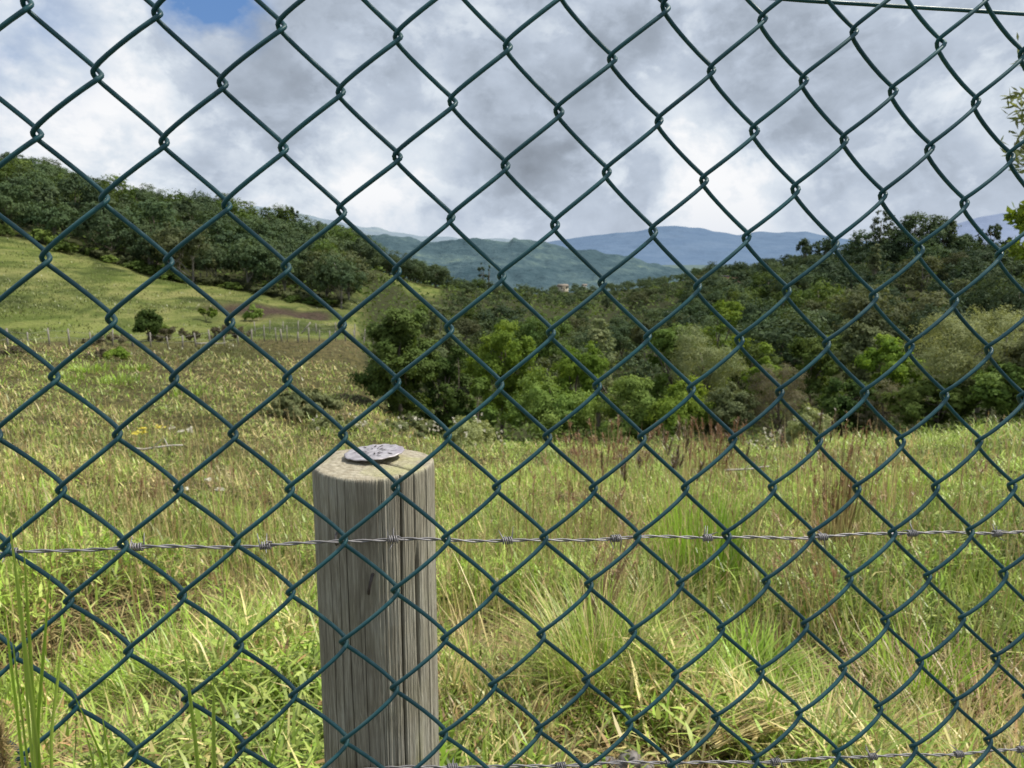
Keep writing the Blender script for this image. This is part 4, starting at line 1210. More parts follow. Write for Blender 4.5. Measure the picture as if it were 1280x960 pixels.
# ------------------------------------------------------------------ pasture fence in the middle distance
def pasture_fence(posts, label, seed):
    rng = np.random.default_rng(seed)
    P = [spot(px, rho) for px, rho, h in posts]
    t = thing('pasture_fence', label, 'fence', P[0])
    rel = [p - P[0] for p in P]
    for (px, rho, h), q in zip(posts, rel):
        g = Geo()
        w = rng.uniform(0.04, 0.07)
        tx, ty = rng.normal(0, 0.05, 2)
        g.tube([[0, 0, -0.2], [tx * .5, ty * .5, h * .5], [tx, ty, h]], [w, w * .95, w * .85], 7)
        o = link('post', g.data('post', M['greypost'], True), t, q)
    for f in (0.45, 0.85):
        g = Geo()
        g.tube([q + np.array([0, 0, h * f]) for q, (_, _, h) in zip(rel, posts)], 0.006, 4)
        link('wire', g.data('wire', M['zinc']), t)
    return t


fr_px = [-60, -28, 6, 32, 59, 84, 111, 138, 164, 186, 208, 226, 243, 261, 279, 296, 313, 329, 344, 351, 358, 371.5, 385, 398, 411, 419, 431, 443, 454]
pasture_fence([(p, float(np.interp(p, [0, 250, 430, 470], [51, 58, 66, 69])), random.uniform(0.8, 1.3)) for p in fr_px],
              'line of grey wooden posts with wire along the foot of the hillside pasture', 1)
pasture_fence([(p, float(np.interp(p, [300, 470], [69, 77])), random.uniform(0.95, 1.3)) for p in (318, 336, 353, 372, 395, 419, 428, 443, 455, 466)],
              'shorter second line of grey posts behind the right end of the pasture fence', 2)
g = Geo()
p0 = spot(376, 66.5); p1 = spot(388, 66.5)
g.tube([[0, 0, 0.45], (p1 - p0) + np.array([0, 0, 1.5])], 0.05, 6)
tag(link('leaning_rail', g.data('leaning_rail', M['greypost'], True), None, p0), 'pale rail leaning slantwise against the pasture fence', 'rail')


# ------------------------------------------------------------------ far buildings
MW = plain_mat('cream_render', (0.42, 0.38, 0.29), (0.52, 0.47, 0.37), 1, 0.9)
MWW = plain_mat('white_render', (0.55, 0.55, 0.54), (0.65, 0.65, 0.64), 1, 0.9)
MTC = plain_mat('pale_clay_tiles', (0.19, 0.16, 0.13), (0.27, 0.23, 0.19), 2, 0.9)
MDK = plain_mat('dark_sheet_roof', (0.035, 0.035, 0.045), (0.07, 0.065, 0.075), 2, 0.7)
MBR = plain_mat('brown_boards', (0.12, 0.07, 0.055), (0.20, 0.13, 0.11), 1, 0.9)
MGL = plain_mat('dark_window', (0.02, 0.025, 0.03), (0.04, 0.045, 0.05), 2, 0.3)


def house(label, px, rho, yb, w, d, h, wall, roof, rot, name='house', cat='house', flat=False):
    p = spot(px, rho)
    p[2] = max(p[2], EYE + rho * elev(px, yb)) if yb else p[2]
    t = thing(name, label, cat, p, rot)
    g = Geo(); g.box((0, 0, h / 2 - 1.5), (w, d, h + 3))
    link('wall', g.data('wall', wall), t)
    g = Geo()
    if flat:
        g.box((0, 0, h + 0.16), (w + 0.9, d + 0.9, 0.3))
    else:
        e, r = 0.4, h * 0.45
        V = [[-w / 2 - e, -d / 2 - e, h - .1], [w / 2 + e, -d / 2 - e, h - .1], [w / 2 + e, d / 2 + e, h - .1], [-w / 2 - e, d / 2 + e, h - .1], [-w / 2 - e, 0, h + r], [w / 2 + e, 0, h + r]]
        g.add(V, [[0, 1, 5, 4], [2, 3, 4, 5], [3, 2, 1, 0]], [[0, 4, 3], [1, 2, 5]])
    link('roof', g.data('roof', roof), t)
    for s in (-1, 1):
        g = Geo(); g.box((s * w * .26, -d / 2 - 0.02, h * .55), (w * .16, 0.08, h * .3))
        link('window', g.data('window', MGL), t)
    g = Geo(); g.box((0, -d / 2 - 0.02, h * .36), (w * .13, 0.08, h * .7))
    link('door', g.data('door', MBR), t)
    return t


house('small cream house with tiled roof far down the valley', 703, 395, 363, 4.6, 4.0, 2.2, MW, MTC, 0.3)
house('small white house right of the cream house in the valley', 730, 405, 361, 1.8, 2.6, 1.7, MWW, MTC, -0.2)
house('tiny white shed among the bushes below the right wood', 835, 190, 395, 1.2, 1.4, 0.7, MWW, MWW, 0.2, 'shed', 'shed')
house('low brown shed under a flat dark roof inside the right wood', 905, 232, 357, 9.0, 4, 2.3, MBR, MDK, -0.15, 'shed', 'shed', True)


# ------------------------------------------------------------------ wooden post, disc, barbed wire
PC = cam2world([(466.5 - 640) / F * 0.828, (577 - 480) / F * 0.828, 0.828])     # centre of the post's top
PTOP = float(PC[2])
PR = 0.0648


def wood_mat():
    m, k, out = material('weathered_grey_wood')
    b = principled(k, out, 0.85, 0.2)
    tc = k.n('ShaderNodeTexCoord')
    mp = k.n('ShaderNodeMapping')
    mp.inputs['Scale'].default_value = (1, 1, 0.05)
    wn = k.n('ShaderNodeTexNoise'); wn.inputs['Scale'].default_value = 7.0; wn.inputs['Detail'].default_value = 3
    k.l(tc.outputs['Object'], wn.inputs['Vector'])
    wo = k.n('ShaderNodeVectorMath', operation='MULTIPLY_ADD')
    k.l(wn.outputs['Color'], wo.inputs[0]); wo.inputs[1].default_value = (0.02, 0.02, 0.0); k.l(tc.outputs['Object'], wo.inputs[2])
    k.l(wo.outputs[0], mp.inputs[0])
    g1 = k.noise(mp.outputs[0], 150, 7, 0.72, 0.9)
    g2 = k.noise(mp.outputs[0], 420, 3, 0.6)
    g3 = k.noise(mp.outputs[0], 32, 4, 0.6, 0.6)
    bl = k.noise(tc.outputs['Object'], 18, 5, 0.6)
    c = k.ramp(g1, [(0.26, (0.185, 0.172, 0.132)), (0.40, (0.335, 0.318, 0.252)), (0.54, (0.425, 0.408, 0.330)), (0.72, (0.54, 0.525, 0.44))])
    c = k.mix(k.rng(g3, 0.35, 0.68), c, k.mix(0.35, c, (0.22, 0.19, 0.14)))
    c = k.mix(k.rng(g2, 0.58, 0.42), c, k.mix(0.4, c, (0.09, 0.08, 0.06)))
    c = k.mix(k.rng(bl, 0.5, 0.8, 0, 0.35), c, (0.27, 0.28, 0.15))
    patch_ = k.noise(tc.outputs['Object'], 9, 4, 0.6, 0.4)
    c = k.mix(k.rng(patch_, 0.42, 0.64, 0, 0.5), c, k.mix(0.6, c, (0.16, 0.13, 0.095)))
    c = k.mix(k.rng(patch_, 0.46, 0.30, 0, 0.35), c, (0.40, 0.40, 0.37))
    # lichen streak low on the right and a darker band in the middle
    sx = k.n('ShaderNodeSeparateXYZ')
    k.l(tc.outputs['Object'], sx.inputs[0])
    ang = k.math('ARCTAN2', sx.outputs[0], k.math('MULTIPLY', sx.outputs[1], -1))
    st = k.math('MULTIPLY', k.rng(k.math('ABSOLUTE', k.math('ADD', ang, -0.86)), 0.0, 0.13, 1, 0),
                k.rng(sx.outputs[2], PTOP - 0.28, PTOP - 0.38))
    st = k.math('MULTIPLY', st, k.rng(bl, 0.3, 0.6))
    c = k.mix(k.math('MULTIPLY', st, 0.85), c, (0.34, 0.34, 0.02))
    st2 = k.math('MULTIPLY', k.rng(k.math('ABSOLUTE', k.math('ADD', ang, 0.12)), 0.05, 0.45, 0.55, 0), k.rng(g3, 0.3, 0.6))
    c = k.mix(st2, c, k.mix(0.5, c, (0.10, 0.08, 0.06)))
    at = k.n('ShaderNodeAttribute', attribute_name='tint')
    sp_ = k.n('ShaderNodeSeparateColor'); k.l(at.outputs['Color'], sp_.inputs[0])
    c = k.mix(sp_.outputs[0], c, (0.03, 0.025, 0.02))                # cracks are coloured darker
    # sawn top
    rr = k.math('SQRT', k.math('ADD', k.math('POWER', sx.outputs[0], 2.0), k.math('POWER', sx.outputs[1], 2.0)))
    wv = k.math('SINE', k.math('MULTIPLY_ADD', rr, 900, k.math('MULTIPLY', bl, 9)))
    tn = k.noise(tc.outputs['Object'], 120, 6, 0.7)
    topc = k.mix(k.rng(tn, 0.3, 0.7), (0.24, 0.205, 0.145), (0.50, 0.46, 0.36))
    topc = k.mix(k.rng(wv, -1, 1, 0, 0.22), topc, (0.13, 0.11, 0.08))
    topc = k.mix(k.rng(bl, 0.48, 0.66, 0, 0.6), topc, (0.36, 0.36, 0.16))
    c = k.mix(sp_.outputs[2], c, topc)
    k.l(c, b.inputs['Base Color'])
    bp = k.n('ShaderNodeBump')
    bp.inputs['Strength'].default_value = 0.55
    bp.inputs['Distance'].default_value = 0.004
    k.l(k.math('ADD', g1, k.math('MULTIPLY', g2, 0.5)), bp.inputs['Height'])
    k.l(bp.outputs[0], b.inputs['Normal'])
    return m


def build_post():
    rng = np.random.default_rng(5)
    na, nz = 1400, 110
    a = np.linspace(0, 2 * PI, na, endpoint=False)             # 0 faces the camera (-y), +a to the right
    z = np.concatenate([np.linspace(-0.25, PTOP - 0.006, nz - 3), [PTOP - 0.003, PTOP - 0.001, PTOP]])
    A, Z = np.meshgrid(a, z)
    R = np.full_like(A, PR) * (1 + 0.006 * np.sin(2 * A + 1) + 0.012 * np.cos(3 * A + .4))
    R *= 1 + 0.02 * (PTOP - Z) / 1.4
    wob = 0.012 * (fbm(Z * 7, A * 0, 3, 3) - 0.5)
    gr = fbm((A + wob) * 70, Z * 1.2, 8, 3) - 0.5
    R += gr * 0.0014
    crack = np.zeros_like(A)
    cr = [(0.60, 0.014, 0.007, 0, 2), (-0.25, 0.005, 0.0032, 0.0, 2), (0.32, 0.004, 0.002, 0, .5), (-0.62, 0.005, 0.0025, 0.1, 2), (0.02, 0.004, 0.0025, 0.15, 1.2),
          (-0.42, 0.0035, 0.002, 0, .4), (0.90, 0.03, 0.006, 0.09, 0.17), (0.86, 0.009, 0.003, 0.0, 2), (-0.95, 0.006, 0.002, 0, 2), (0.16, 0.0035, 0.002, 0.3, 1.4), (1.15, 0.006, 0.002, 0, 2), (-1.25, 0.006, .002, 0, 2)]
    cr += [(x, 0.004, 0.0015, 0, 2) for x in rng.uniform(1.4, 4.9, 14)]
    cr += [(rng.uniform(-1.3, 1.3), rng.uniform(0.002, 0.0035), rng.uniform(0.0008, 0.0018), rng.uniform(0, .3), rng.uniform(.2, 1.4)) for x in range(26)]
    for (ac, w, dpt, z0, z1) in cr:
        dd = A - (ac % (2 * PI)) + 0.10 * (fbm(Z * 4 + ac * 9, A * 0, 4, 2) - 0.5)
        dd = (dd + PI) % (2 * PI) - PI
        depth_ = PTOP - Z
        e = np.exp(-(dd / w) ** 2) * sm(depth_, z0 - 0.02, z0 + 0.02) * (1 - sm(depth_, z1, z1 + 0.1))
        R -= e * dpt
        crack = np.maximum(crack, e)
    edge = np.interp(PTOP - Z, [0, 0.001, 0.003, 0.006], [0.0022, 0.0008, 0.0002, 0])
    R -= edge
    Zs = Z + (Z > PTOP - 0.05) * 0.004 * (fbm(np.cos(A) * 2 + 5, np.sin(A) * 2 + 5, 12, 2) - 0.5)
    V = np.stack([R * np.sin(A), -R * np.cos(A), Zs], -1).reshape(-1, 3)
    T = np.stack([crack * 0.62, np.zeros_like(A), sm(Z, PTOP - 0.002, PTOP)], -1).reshape(-1, 3)
    i = np.arange(nz - 1)[:, None] * na; j = np.arange(na)[None]; jj = (j + 1) % na
    Q = np.stack([i + j, i + jj, i + na + jj, i + na + j], -1).reshape(-1, 4)
    # sawn top as rings with a split running to the rim
    nr = 26
    last = (nz - 1) * na
    rim = V[last:last + na]
    VT, TT = [], []
    for q in range(1, nr + 1):
        f = 1 - q / nr
        ring = rim * np.array([f, f, 1])
        aa = a
        split = np.exp(-(((aa - 0.95 + PI) % (2 * PI) - PI) / (0.035 / max(f, 0.12))) ** 2) * (f > 0.15)
        ring[:, 2] = PTOP + (rim[:, 2] - PTOP) * f + 0.0015 * (fbm(ring[:, 0] * 260, ring[:, 1] * 260, 15, 3) - 0.5) - split * 0.006 + (1 - f) * 0.002
        VT.append(ring)
        TT.append(np.stack([np.clip(split, 0, 1), np.zeros(na), np.ones(na)], -1))
    VT = np.concatenate(VT)
    V = np.concatenate([V, VT]); T = np.concatenate([T, np.concatenate(TT)])
    i = (last + np.arange(nr)[:, None] * na)
    Q2 = np.stack([i + j, i + jj, i + na + jj, i + na + j], -1).reshape(-1, 4)
    me = mesh_data('post', V, [np.concatenate([Q, Q2])], wood_mat(), T, True)
    t = thing('wooden_post', 'thick round weathered grey wooden post with sawn top behind the mesh', 'fence post', (PC[0], PC[1], 0))
    link('shaft', me, t)
    # staple holding the barbed wire
    g = Geo()
    sq = np.array([-0.0265, -PR * 0.925 - 0.004, PTOP - 0.0618])
    th = np.linspace(0, PI, 10)
    arc = np.stack([np.full(10, 0.0), -0.004 - 0.004 * np.sin(th), 0.0055 * np.cos(th)], -1) + sq
    g.tube(np.concatenate([[arc[0] + [0, .016, 0]], arc, [arc[-1] + [0, .016, 0]]]), 0.0013, 7)
    link('staple', g.data('staple', plain_mat('dull_steel', (0.10, 0.09, 0.085), (0.2, 0.18, 0.17), 300, 0.6, 0.4, 0.4), True), t)
    # bent staple
    g = Geo()
    sp = np.array([0.006, -PR - 0.001, PTOP - 0.110])
    th = np.linspace(0, PI, 12)
    arc = np.stack([0.0045 * np.cos(th) * 0.5, -0.006 * np.sin(th), 0.010 * np.cos(th)], -1) + sp
    g.tube(np.concatenate([[arc[0] + [0, .01, 0]], arc, [arc[-1] + [0, .01, 0]]]), 0.0016, 7)
    link('staple', g.data('staple', plain_mat('rusted_steel', (0.05, 0.045, 0.045), (0.13, 0.11, 0.10), 300, 0.6, 0.4, 0.5), True), t)
    return t


build_post()


def build_disc():
    m, k, out = material('painted_tin')
    b = principled(k, out, 0.45, 0.5, 0.25)
    tc = k.n('ShaderNodeTexCoord')
    n1 = k.noise(tc.outputs['Object'], 130, 4, 0.6)
    n2 = k.noise(tc.outputs['Object'], 55, 3, 0.5)
    c = k.mix(k.rng(n1, 0.3, 0.7), (0.25, 0.228, 0.245), (0.49, 0.465, 0.485))
    c = k.mix(k.rng(n2, 0.56, 0.70, 0, 0.45), c, (0.25, 0.20, 0.27))
    k.l(c, b.inputs['Base Color'])
    rings = [(0.000, 0.0030), (0.010, 0.0030), (0.018, 0.0034), (0.024, 0.0030), (0.0285, 0.0036), (0.0315, 0.0030), (0.0325, 0.0024), (0.0322, 0.0016), (0.0305, 0.0018), (0.015, 0.0012), (0.0, 0.0012)]
    na = 120
    a = np.linspace(0, 2 * PI, na, endpoint=False)
    V = []
    for r, z in rings:
        w = sm(np.array(r), 0.024, 0.032)
        rr = r * (1 + 0.010 * w * np.sin(a * 14))
        h = z + w * 0.00035 * np.sin(a * 14 + 1) + 0.0012 * np.sin(a + 1.5) * r / 0.03
        V.append(np.stack([rr * np.cos(a), rr * np.sin(a), h * np.ones(na)], -1))
    V = np.concatenate(V)
    i = np.arange(len(rings) - 1)[:, None] * na; j = np.arange(na)[None]; jj = (j + 1) % na
    Q = np.stack([i + j, i + na + j, i + na + jj, i + jj], -1).reshape(-1, 4)
    z = PTOP + 0.0050
    o = link('tin_disc', mesh_data('tin_disc', V, [Q], m, None, True), None, (PC[0] - 0.0005, PC[1] + 0.012, z))
    o.rotation_euler = (-0.015, -0.02, 0.4)
    tag(o, 'crinkled pale round tin disc lying on top of the wooden post', 'metal disc')
    # nail head holding it, and dark slots cut through the tin
    g = Geo()
    rd = np.random.default_rng(6)
    for s in range(26):
        an = s * 2 * PI / 13 + rd.normal(0, .08)
        r0 = (0.007 if s < 13 else 0.0175) + rd.uniform(0, .002)
        r1 = r0 + rd.uniform(0.005, 0.0085)
        an2 = an + rd.normal(0, .1)
        u = np.array([math.cos(an), math.sin(an), 0]); u2 = np.array([math.cos(an2), math.sin(an2), 0]); v = np.array([-math.sin(an), math.cos(an), 0]) * rd.uniform(0.0004, 0.0011)
        P = [u * r0 - v, u2 * r1 - v * .6, u2 * r1 + v * .6, u * r0 + v]
        g.add(np.array(P) + [0, 0, 0.0040], [[0, 1, 2, 3]])
    link('slot', g.data('slot', plain_mat('slot_dark', (0.015, 0.012, 0.012), (0.03, 0.025, 0.025), 50, 0.9)), o)


build_disc()

LD = np.array([0.983, 0.184])           # run of the fence line on the ground
LN = np.array([0.184, -0.983])          # towards the camera


def on_line(px, py, off):
    """point where a sight line meets the upright plane of the wire strands"""
    d = ray(px, py)
    q = PC[:2] + LN * off
    n2 = np.array([-LD[1], LD[0]])
    t = (q @ n2) / (d[:2] @ n2)
    return np.array([d[0] * t, d[1] * t, EYE + d[2] * t])


def barbed(label, pts, barbs, seed):
    rng = np.random.default_rng(seed)
    K = np.array([on_line(x, y, PR + 0.0045) for x, y in pts])
    # run on past the picture
    a, b = K[1] - K[0], K[-1] - K[-2]
    K = np.concatenate([[K[0] - a / np.linalg.norm(a) * 1.6], K, [K[-1] + b / np.linalg.norm(b) * 2.2]])
    s = np.concatenate([[0], np.cumsum(np.linalg.norm(np.diff(K, axis=0), axis=1))])
    n = int(s[-1] / 0.003)
    u = np.linspace(0, s[-1], n)
    C = np.stack([np.interp(u, s, K[:, i]) for i in range(3)], -1)
    C[:, 2] += 0.0012 * np.sin(u * 23) + 0.0008 * np.sin(u * 51 + 1)
    t = thing('barbed_wire', label, 'barbed wire', C[0])
    up = np.array([0, 0, 1.0]); sd = np.array([LN[0], LN[1], 0])
    g = Geo()
    for ph in (0, PI):
        th = u / 0.046 * 2 * PI + ph + 0.6 * np.sin(u * 7)
        g.tube(C - C[0] + 0.00105 * (np.cos(th)[:, None] * up + np.sin(th)[:, None] * sd), 0.0009, 6)
    link('strand', g.data('strand', M['zinc'], True), t)
    dirv = np.array([LD[0], LD[1], -0.03]); dirv /= np.linalg.norm(dirv)
    for px in barbs:
        x = on_line(px, np.interp(px, [p[0] for p in pts], [p[1] for p in pts]), PR + 0.0045)
        i = int(np.argmin(np.linalg.norm(C - x, axis=1)))
        c = C[i] - C[0]
        g = Geo()
        ph0 = rng.uniform(0, 6.28)
        for q in range(2):
            tt = np.linspace(0, 2.5 * 2 * PI, 44)
            coil = c + dirv * ((tt / (2 * PI) * 0.0021 - 0.0027) + (q - .5) * 0.0052)[:, None] \
                + 0.0034 * (np.cos(tt + ph0 + q * 1.6)[:, None] * up + np.sin(tt + ph0 + q * 1.6)[:, None] * sd)
            for e, en in ((0, 1), (-1, -2)):
                tan = coil[e] - coil[en]; tan /= np.linalg.norm(tan)
                tan = tan + dirv * rng.normal(0, 0.25); tan /= np.linalg.norm(tan)
                end = coil[e] + tan * rng.uniform(0.010, 0.014)
                if e == 0: coil = np.concatenate([[end], coil])
                else: coil = np.concatenate([coil, [end]])
            rad = np.full(len(coil), 0.00078); rad[0] = rad[-1] = 0.0003
            g.tube(coil, rad, 6)
        link('barb', g.data('barb', M['zinc'], True), t)
    return t


barbed('upper barbed wire strand crossing the wooden post below its top', [(0, 690.5), (150, 686.5), (330, 681), (425, 675.5), (560, 676), (770, 673), (1000, 671), (1140, 667), (1280, 664)],
       [12, 171, 331, 490, 633, 769.5, 886, 1027, 1140, 1247], 1)
barbed('lower barbed wire strand along the bottom edge right of the post', [(0, 985), (300, 969), (548, 959), (690, 956), (853, 953.5), (1000, 950), (1140, 944), (1280, 937)],
       [90, 250, 410, 566, 702, 838, 968, 1092, 1200, 1275], 2)

# ------------------------------------------------------------------ chain-link fence
RM = np.array([[0.9822455810695142, -0.04473917186997745, -0.18218678593629367],
               [0.019021855446568283, 0.9898935390317192, -0.14053095886183128],
               [0.1866327610168647, 0.1345703826391397, 0.9731695765032788]])
TM = np.array([0.8089405854843186, -3.0693252008452814, 14.839679542319033])
ASP, SHR = 1.044075818330561, 0.022962261970827947
CO = np.array([[0.0156, -0.02203], [0.02607, 0.01307], [-0.06692, 0.01857], [-0.04893, 0.07719], [-0.09853, -0.00208], [0.00682, -0.05784], [-0.04823, -0.04189], [0.11235, -0.09783], [0.12697, 0.03907], [0.03377, 0.08264]])
HS = 0.033                                    # half a mesh diagonal


def mesh_point(c, r, dep):
    """lattice column, row and depth (away from the camera) to a world point"""
    cc, rr = np.clip(c, -10.5, 11.5) / 10, np.clip(r, -4.5, 11.5) / 10
    tm = np.stack([np.ones_like(cc), cc, rr, cc * cc, cc * rr, rr * rr, cc ** 3, cc * cc * rr, cc * rr * rr, rr ** 3], -1)
    d = tm @ CO
    P = np.stack([c + SHR * r + d[..., 0], ASP * r + d[..., 1], dep], -1)
    return cam2world((P @ RM.T + TM) * HS)


def build_mesh():
    a, b, ex = 0.5 + 0.058, 0.17, 2.15
    th = np.linspace(0, 2 * PI, 2000, endpoint=False)
    cs, sn = np.cos(th), np.sin(th)
    x = np.sign(cs) * np.abs(cs) ** (2 / ex) * a
    y = np.sign(sn) * np.abs(sn) ** (2 / ex) * b
    L = np.concatenate([[0], np.cumsum(np.hypot(np.diff(np.r_[x, x[0]]), np.diff(np.r_[y, y[0]])))])
    N = 22
    # sample denser at the tips
    s = np.linspace(0, 1, N, endpoint=False)
    s = s - 0.055 * np.sin(4 * PI * s)
    q = np.interp(s * L[-1], L, np.arange(2001)) % 2000
    xs, ys = np.interp(q, np.arange(2001), np.r_[x, x[0]]), np.interp(q, np.arange(2001), np.r_[y, y[0]])
    rng = np.random.default_rng(3)
    sides = 8
    rad = 0.00143
    ang = np.linspace(0, 2 * PI, sides, endpoint=False)
    g = Geo()
    C0, C1, R0, R1 = -34, 40, -9, 44
    ref = cam2world(RM @ np.array([0, 1.0, 0])) - np.array([0, 0, EYE])
    for k in range(C0, C1):
        # start at a right tip (k+1, r): front segment runs down-left, back segment down-right
        r0 = R0 + ((k + 1 + R0) % 2)
        turns = (R1 - r0) // 2
        m = np.arange(turns * N + 1)
        cx = k + 0.5 + xs[m % N]
        dep = -ys[m % N]                          # upper half of the winding is the camera side
        r = r0 + 2 * ((m // N) + s[m % N])
        jit = 0.014 * np.sin(m * 0.13 + k * 2.1) + 0.020 * (vnoise(m * 0.11 + 37.0 * k, m * 0.0, 5) - 0.5)
        P = mesh_point(cx + jit * 0.5, r + jit, dep + 0.02 * math.sin(k * 1.7))
        T = np.gradient(P, axis=0); T /= np.linalg.norm(T, axis=1, keepdims=True)
        A = np.cross(T, ref); A /= np.linalg.norm(A, axis=1, keepdims=True)
        B = np.cross(T, A)
        V = P[:, None] + rad * (np.cos(ang)[None, :, None] * A[:, None] + np.sin(ang)[None, :, None] * B[:, None])
        n = len(P)
        i = np.arange(n - 1)[:, None] * sides; j = np.arange(sides)[None]; jj = (j + 1) % sides
        g.add(V.reshape(-1, 3), np.stack([i + j, i + jj, i + sides + jj, i + sides + j], -1).reshape(-1, 4))
    base = mesh_point(np.array(0.0), np.array(44.0), np.array(0.0))
    t = thing('chain_link_fence', 'dark green coated chain-link mesh fence across the whole view', 'fence', (0, 0, 0))
    link('wire_mesh', g.data('wire_mesh', M['wire'], True), t)
    g = Geo()
    inv = lambda px, py: None
    cc = np.linspace(-34, 40, 90)
    yy = np.interp(cc, [-34, 4.55, 9.8, 40], [-4.6 + 0.2, -4.70, -4.98, -6.4])
    Pw = cam2world((np.stack([cc, yy, np.full_like(cc, 0.32)], -1) @ RM.T + TM) * HS)
    g.tube(Pw, 0.0014, 8)
    link('tension_wire', g.data('tension_wire', M['wire'], True), t)


build_mesh()


# ------------------------------------------------------------------ leaves at the right edge
def side_tree(name, label, px, rho, H, leaf, seed, sprays, leaflen, asp):
    """slender tree standing just past the right edge; its sprays reach into view"""
    rng = np.random.default_rng(seed)
    p = spot(px, rho)
    t = thing(name, label, 'tree', p)
    g = Geo()
    P = limb(g, [0, 0, -0.2], [0.05, 0.1, H * 0.96], 0.035, 0.008, rng, 0.03, 12, 7)
    V, T = [], []
    for (sx, sy) in sprays:
        tip = EYE_PT(sx, sy, rho + rng.normal(0, .12)) - p
        zb = max(0.4, tip[2] - 0.35)
        b0 = np.array([np.interp(zb, P[:, 2], P[:, 0]), np.interp(zb, P[:, 2], P[:, 1]), zb])
        B = limb(g, b0, tip, 0.010, 0.002, rng, 0.05, 9, 5)
        for s in np.linspace(0.35, 1, 16):
            q = np.array([np.interp(s, np.linspace(0, 1, 9), B[:, i]) for i in range(3)])
            for _ in range(7):
                d = rng.normal(size=3); d[2] -= 0.15; d /= np.linalg.norm(d)
                d2 = d + (B[-1] - B[0]) / np.linalg.norm(B[-1] - B[0]) * 0.5
                d2 /= np.linalg.norm(d2)
                ll = leaflen * rng.uniform(.6, 1.2)
                nn = np.cross(d2, rng.normal(size=3)); nn /= np.linalg.norm(nn)
                q2 = q + rng.normal(0, 0.03, 3)
                V.append([q2, q2 + d2 * ll * .45 + nn * ll * asp, q2 + d2 * ll, q2 + d2 * ll * .45 - nn * ll * asp])
                T.append(np.tile([[rng.random(), rng.random(), 0]], (4, 1)))
    V = np.concatenate([np.array(v) for v in V])
    link('trunk', g.data('trunk', M['bark'], True), t)
    link('crown', mesh_data('crown', V, [quads(len(V) // 4)], M[leaf], np.concatenate(T)), t)


def EYE_PT(px, py, rho):
    d = ray(px, py)
    k = rho / math.hypot(d[0], d[1])
    return np.array([d[0] * k, d[1] * k, EYE + d[2] * k])


rs = np.random.default_rng(8)
side_tree('slender_tree', 'tree with thin pointed leaves reaching in at the upper right edge', 1345, 5.5, 4.0, 'grey', 61,
          [(1268, 132), (1276, 120), (1268, 178), (1274, 205), (1283, 70), (1290, 160), (1300, 110), (1310, 190), (1330, 60), (1360, 120), (1390, 160), (1372, 80), (1400, 200), (1285, 190)], 0.085, 0.11)
side_tree('leafy_tree', 'yellow-green broad-leaved young tree at the right edge below the thin-leaved one', 1330, 9.0, 4.2, 'lime', 62,
          [(1268, 264), (1266, 302), (1272, 276), (1264, 272), (1268, 312), (1282, 285), (1290, 255), (1300, 300), (1310, 270), (1330, 240), (1350, 290), (1370, 260), (1285, 318), (1340, 320)], 0.085, 0.28)


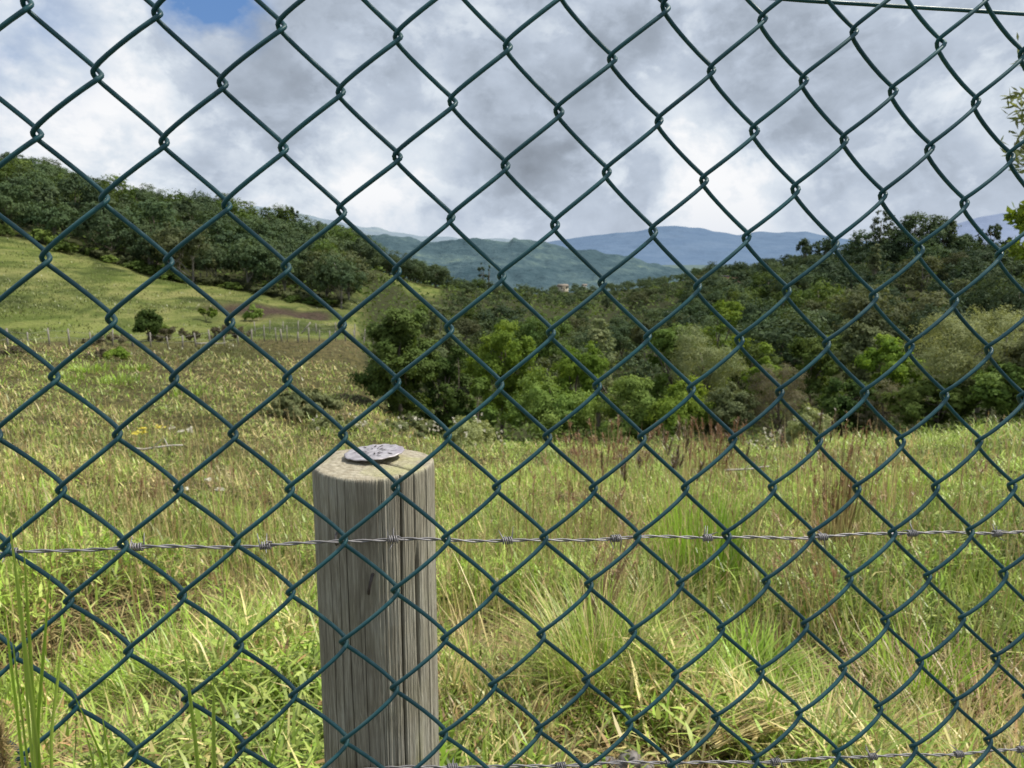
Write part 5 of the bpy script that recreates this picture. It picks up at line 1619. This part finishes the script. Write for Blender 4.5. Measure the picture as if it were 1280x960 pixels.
# ------------------------------------------------------------------ sky, sun, camera
def build_world():
    w = bpy.data.worlds.new('World')
    SC.world = w
    w.use_nodes = True
    nt = w.node_tree
    nt.nodes.clear()
    k = NT(nt)
    out = k.n('ShaderNodeOutputWorld')
    bg = k.n('ShaderNodeBackground')
    k.l(bg.outputs[0], out.inputs[0])
    sky = k.n('ShaderNodeTexSky')
    sky.sky_type = 'NISHITA'
    sky.sun_disc = False
    sky.sun_elevation = SUN_EL
    sky.sun_rotation = SUN_ROT
    sky.air_density = 1.0
    sky.dust_density = 1.0
    tc = k.n('ShaderNodeTexCoord')
    nrm = k.n('ShaderNodeVectorMath', operation='NORMALIZE')
    k.l(tc.outputs['Generated'], nrm.inputs[0])
    D = nrm.outputs[0]
    sx = k.n('ShaderNodeSeparateXYZ'); k.l(D, sx.inputs[0])
    cb = k.n('ShaderNodeCombineXYZ')
    k.l(sx.outputs[0], cb.inputs[0])
    k.l(k.math('MULTIPLY', sx.outputs[1], 0.6), cb.inputs[1])
    k.l(k.math('MULTIPLY', sx.outputs[2], 1.35), cb.inputs[2])
    n1 = k.noise(cb.outputs[0], 4.2, 7, 0.52, 0.15)
    n2 = k.noise(cb.outputs[0], 9.0, 7, 0.56, 0.1)
    n4 = k.noise(cb.outputs[0], 20.0, 6, 0.58, 0.1)
    v = k.math('ADD', k.math('ADD', k.math('MULTIPLY', n1, 0.46), k.math('MULTIPLY', n2, 0.34)), k.math('MULTIPLY', n4, 0.20))
    v = k.math('MULTIPLY_ADD', v, 2.0, -0.355)

    def blob(px, py, deg, amt):
        d = ray(px, py); d = d / np.linalg.norm(d)
        vm = k.n('ShaderNodeVectorMath', operation='DOT_PRODUCT')
        k.l(D, vm.inputs[0]); vm.inputs[1].default_value = tuple(d)
        return k.rng(vm.outputs['Value'], math.cos(math.radians(deg)), 1.0, 0, amt, True)

    for (px, py, deg, amt) in [(610, 50, 18, -0.17), (690, 30, 10, -0.06), (1090, 120, 16, -0.15), (800, 40, 9, -0.06), (330, 120, 9, -0.04), (840, 150, 7, 0.26), (60, 60, 14, 0.16), (130, 150, 9, 0.08),
                               (500, 185, 8, 0.16), (1010, 230, 8, 0.12), (880, 285, 6, 0.22), (560, 240, 6, 0.14), (1250, 60, 9, 0.10), (1240, 230, 6, 0.12), (200, 230, 8, 0.0), (1080, 285, 6, -.06), (320, 190, 8, -.10), (430, 235, 7, .06)]:
        v = k.math('ADD', v, blob(px, py, deg, amt))
    n5 = k.noise(cb.outputs[0], 5.2, 9, 0.60, 0.35)
    n6 = k.noise(cb.outputs[0], 11.0, 8, 0.62, 0.3)
    v = k.math('ADD', v, k.rng(n5, 0.49, 0.56, -0.065, 0.07))        # crisp lit edges
    v = k.math('ADD', v, k.rng(n6, 0.50, 0.58, -0.04, 0.07))
    cloud = k.ramp(v, [(0.06, (0.240, 0.275, 0.325)), (0.34, (0.365, 0.42, 0.50)), (0.56, (0.505, 0.575, 0.68)), (0.76, (0.72, 0.785, 0.86)), (0.98, (0.95, 0.96, 0.98))])
    # blue holes
    hole = k.math('ADD', blob(268, -4, 4.5, 1.1), blob(25, 55, 6.0, 0.35))
    hole = k.math('MULTIPLY', hole, k.rng(n2, 0.38, 0.58, 1.25, 0.0))
    hole = k.math('MINIMUM', hole, 1.0)
    sk = k.n('ShaderNodeVectorMath', operation='SCALE')
    k.l(sky.outputs[0], sk.inputs[0]); sk.inputs['Scale'].default_value = 0.10
    skb = k.mix(0.55, sk.outputs[0], (0.10, 0.27, 0.66))
    c = k.mix(hole, cloud, skb)
    # haze near the horizon
    hz = k.rng(sx.outputs[2], 0.0, 0.09, 0.42, 0.0, True)
    c = k.mix(hz, c, (0.58, 0.65, 0.77))
    k.l(c, bg.inputs[0])
    bg.inputs[1].default_value = 1.0


SUN_DIR = np.array([0.62, 0.12, 0.95])
SUN_DIR = SUN_DIR / np.linalg.norm(SUN_DIR)
SUN_EL = math.asin(SUN_DIR[2])
SUN_ROT = math.atan2(SUN_DIR[0], SUN_DIR[1])
build_world()
sl = bpy.data.lights.new('sun', 'SUN')
sl.energy = 5.4
sl.angle = math.radians(3.0)
sl.color = (1.0, 0.94, 0.83)
so = bpy.data.objects.new('sun', sl)
COL.objects.link(so)
so.rotation_euler = Vector(tuple(SUN_DIR)).to_track_quat('Z', 'Y').to_euler()
so.location = (10, 10, 30)

cam = bpy.data.cameras.new('camera')
cam.sensor_width = 36
cam.lens = F / 1280 * 36
cam.clip_start = 0.02
cam.clip_end = 30000
co = bpy.data.objects.new('camera', cam)
COL.objects.link(co)
co.location = (0, 0, EYE)
co.rotation_euler = (math.radians(90) - PITCH, 0, 0)
cam.dof.use_dof = True
cam.dof.focus_distance = 0.62
cam.dof.aperture_fstop = 22.0
SC.camera = co

SC.render.engine = 'CYCLES'
SC.cycles.max_bounces = 6
SC.cycles.diffuse_bounces = 3
SC.cycles.transmission_bounces = 4
SC.cycles.use_denoising = True
SC.view_settings.view_transform = 'Standard'
SC.view_settings.look = 'None'
SC.view_settings.exposure = 0
SC.view_settings.gamma = 1
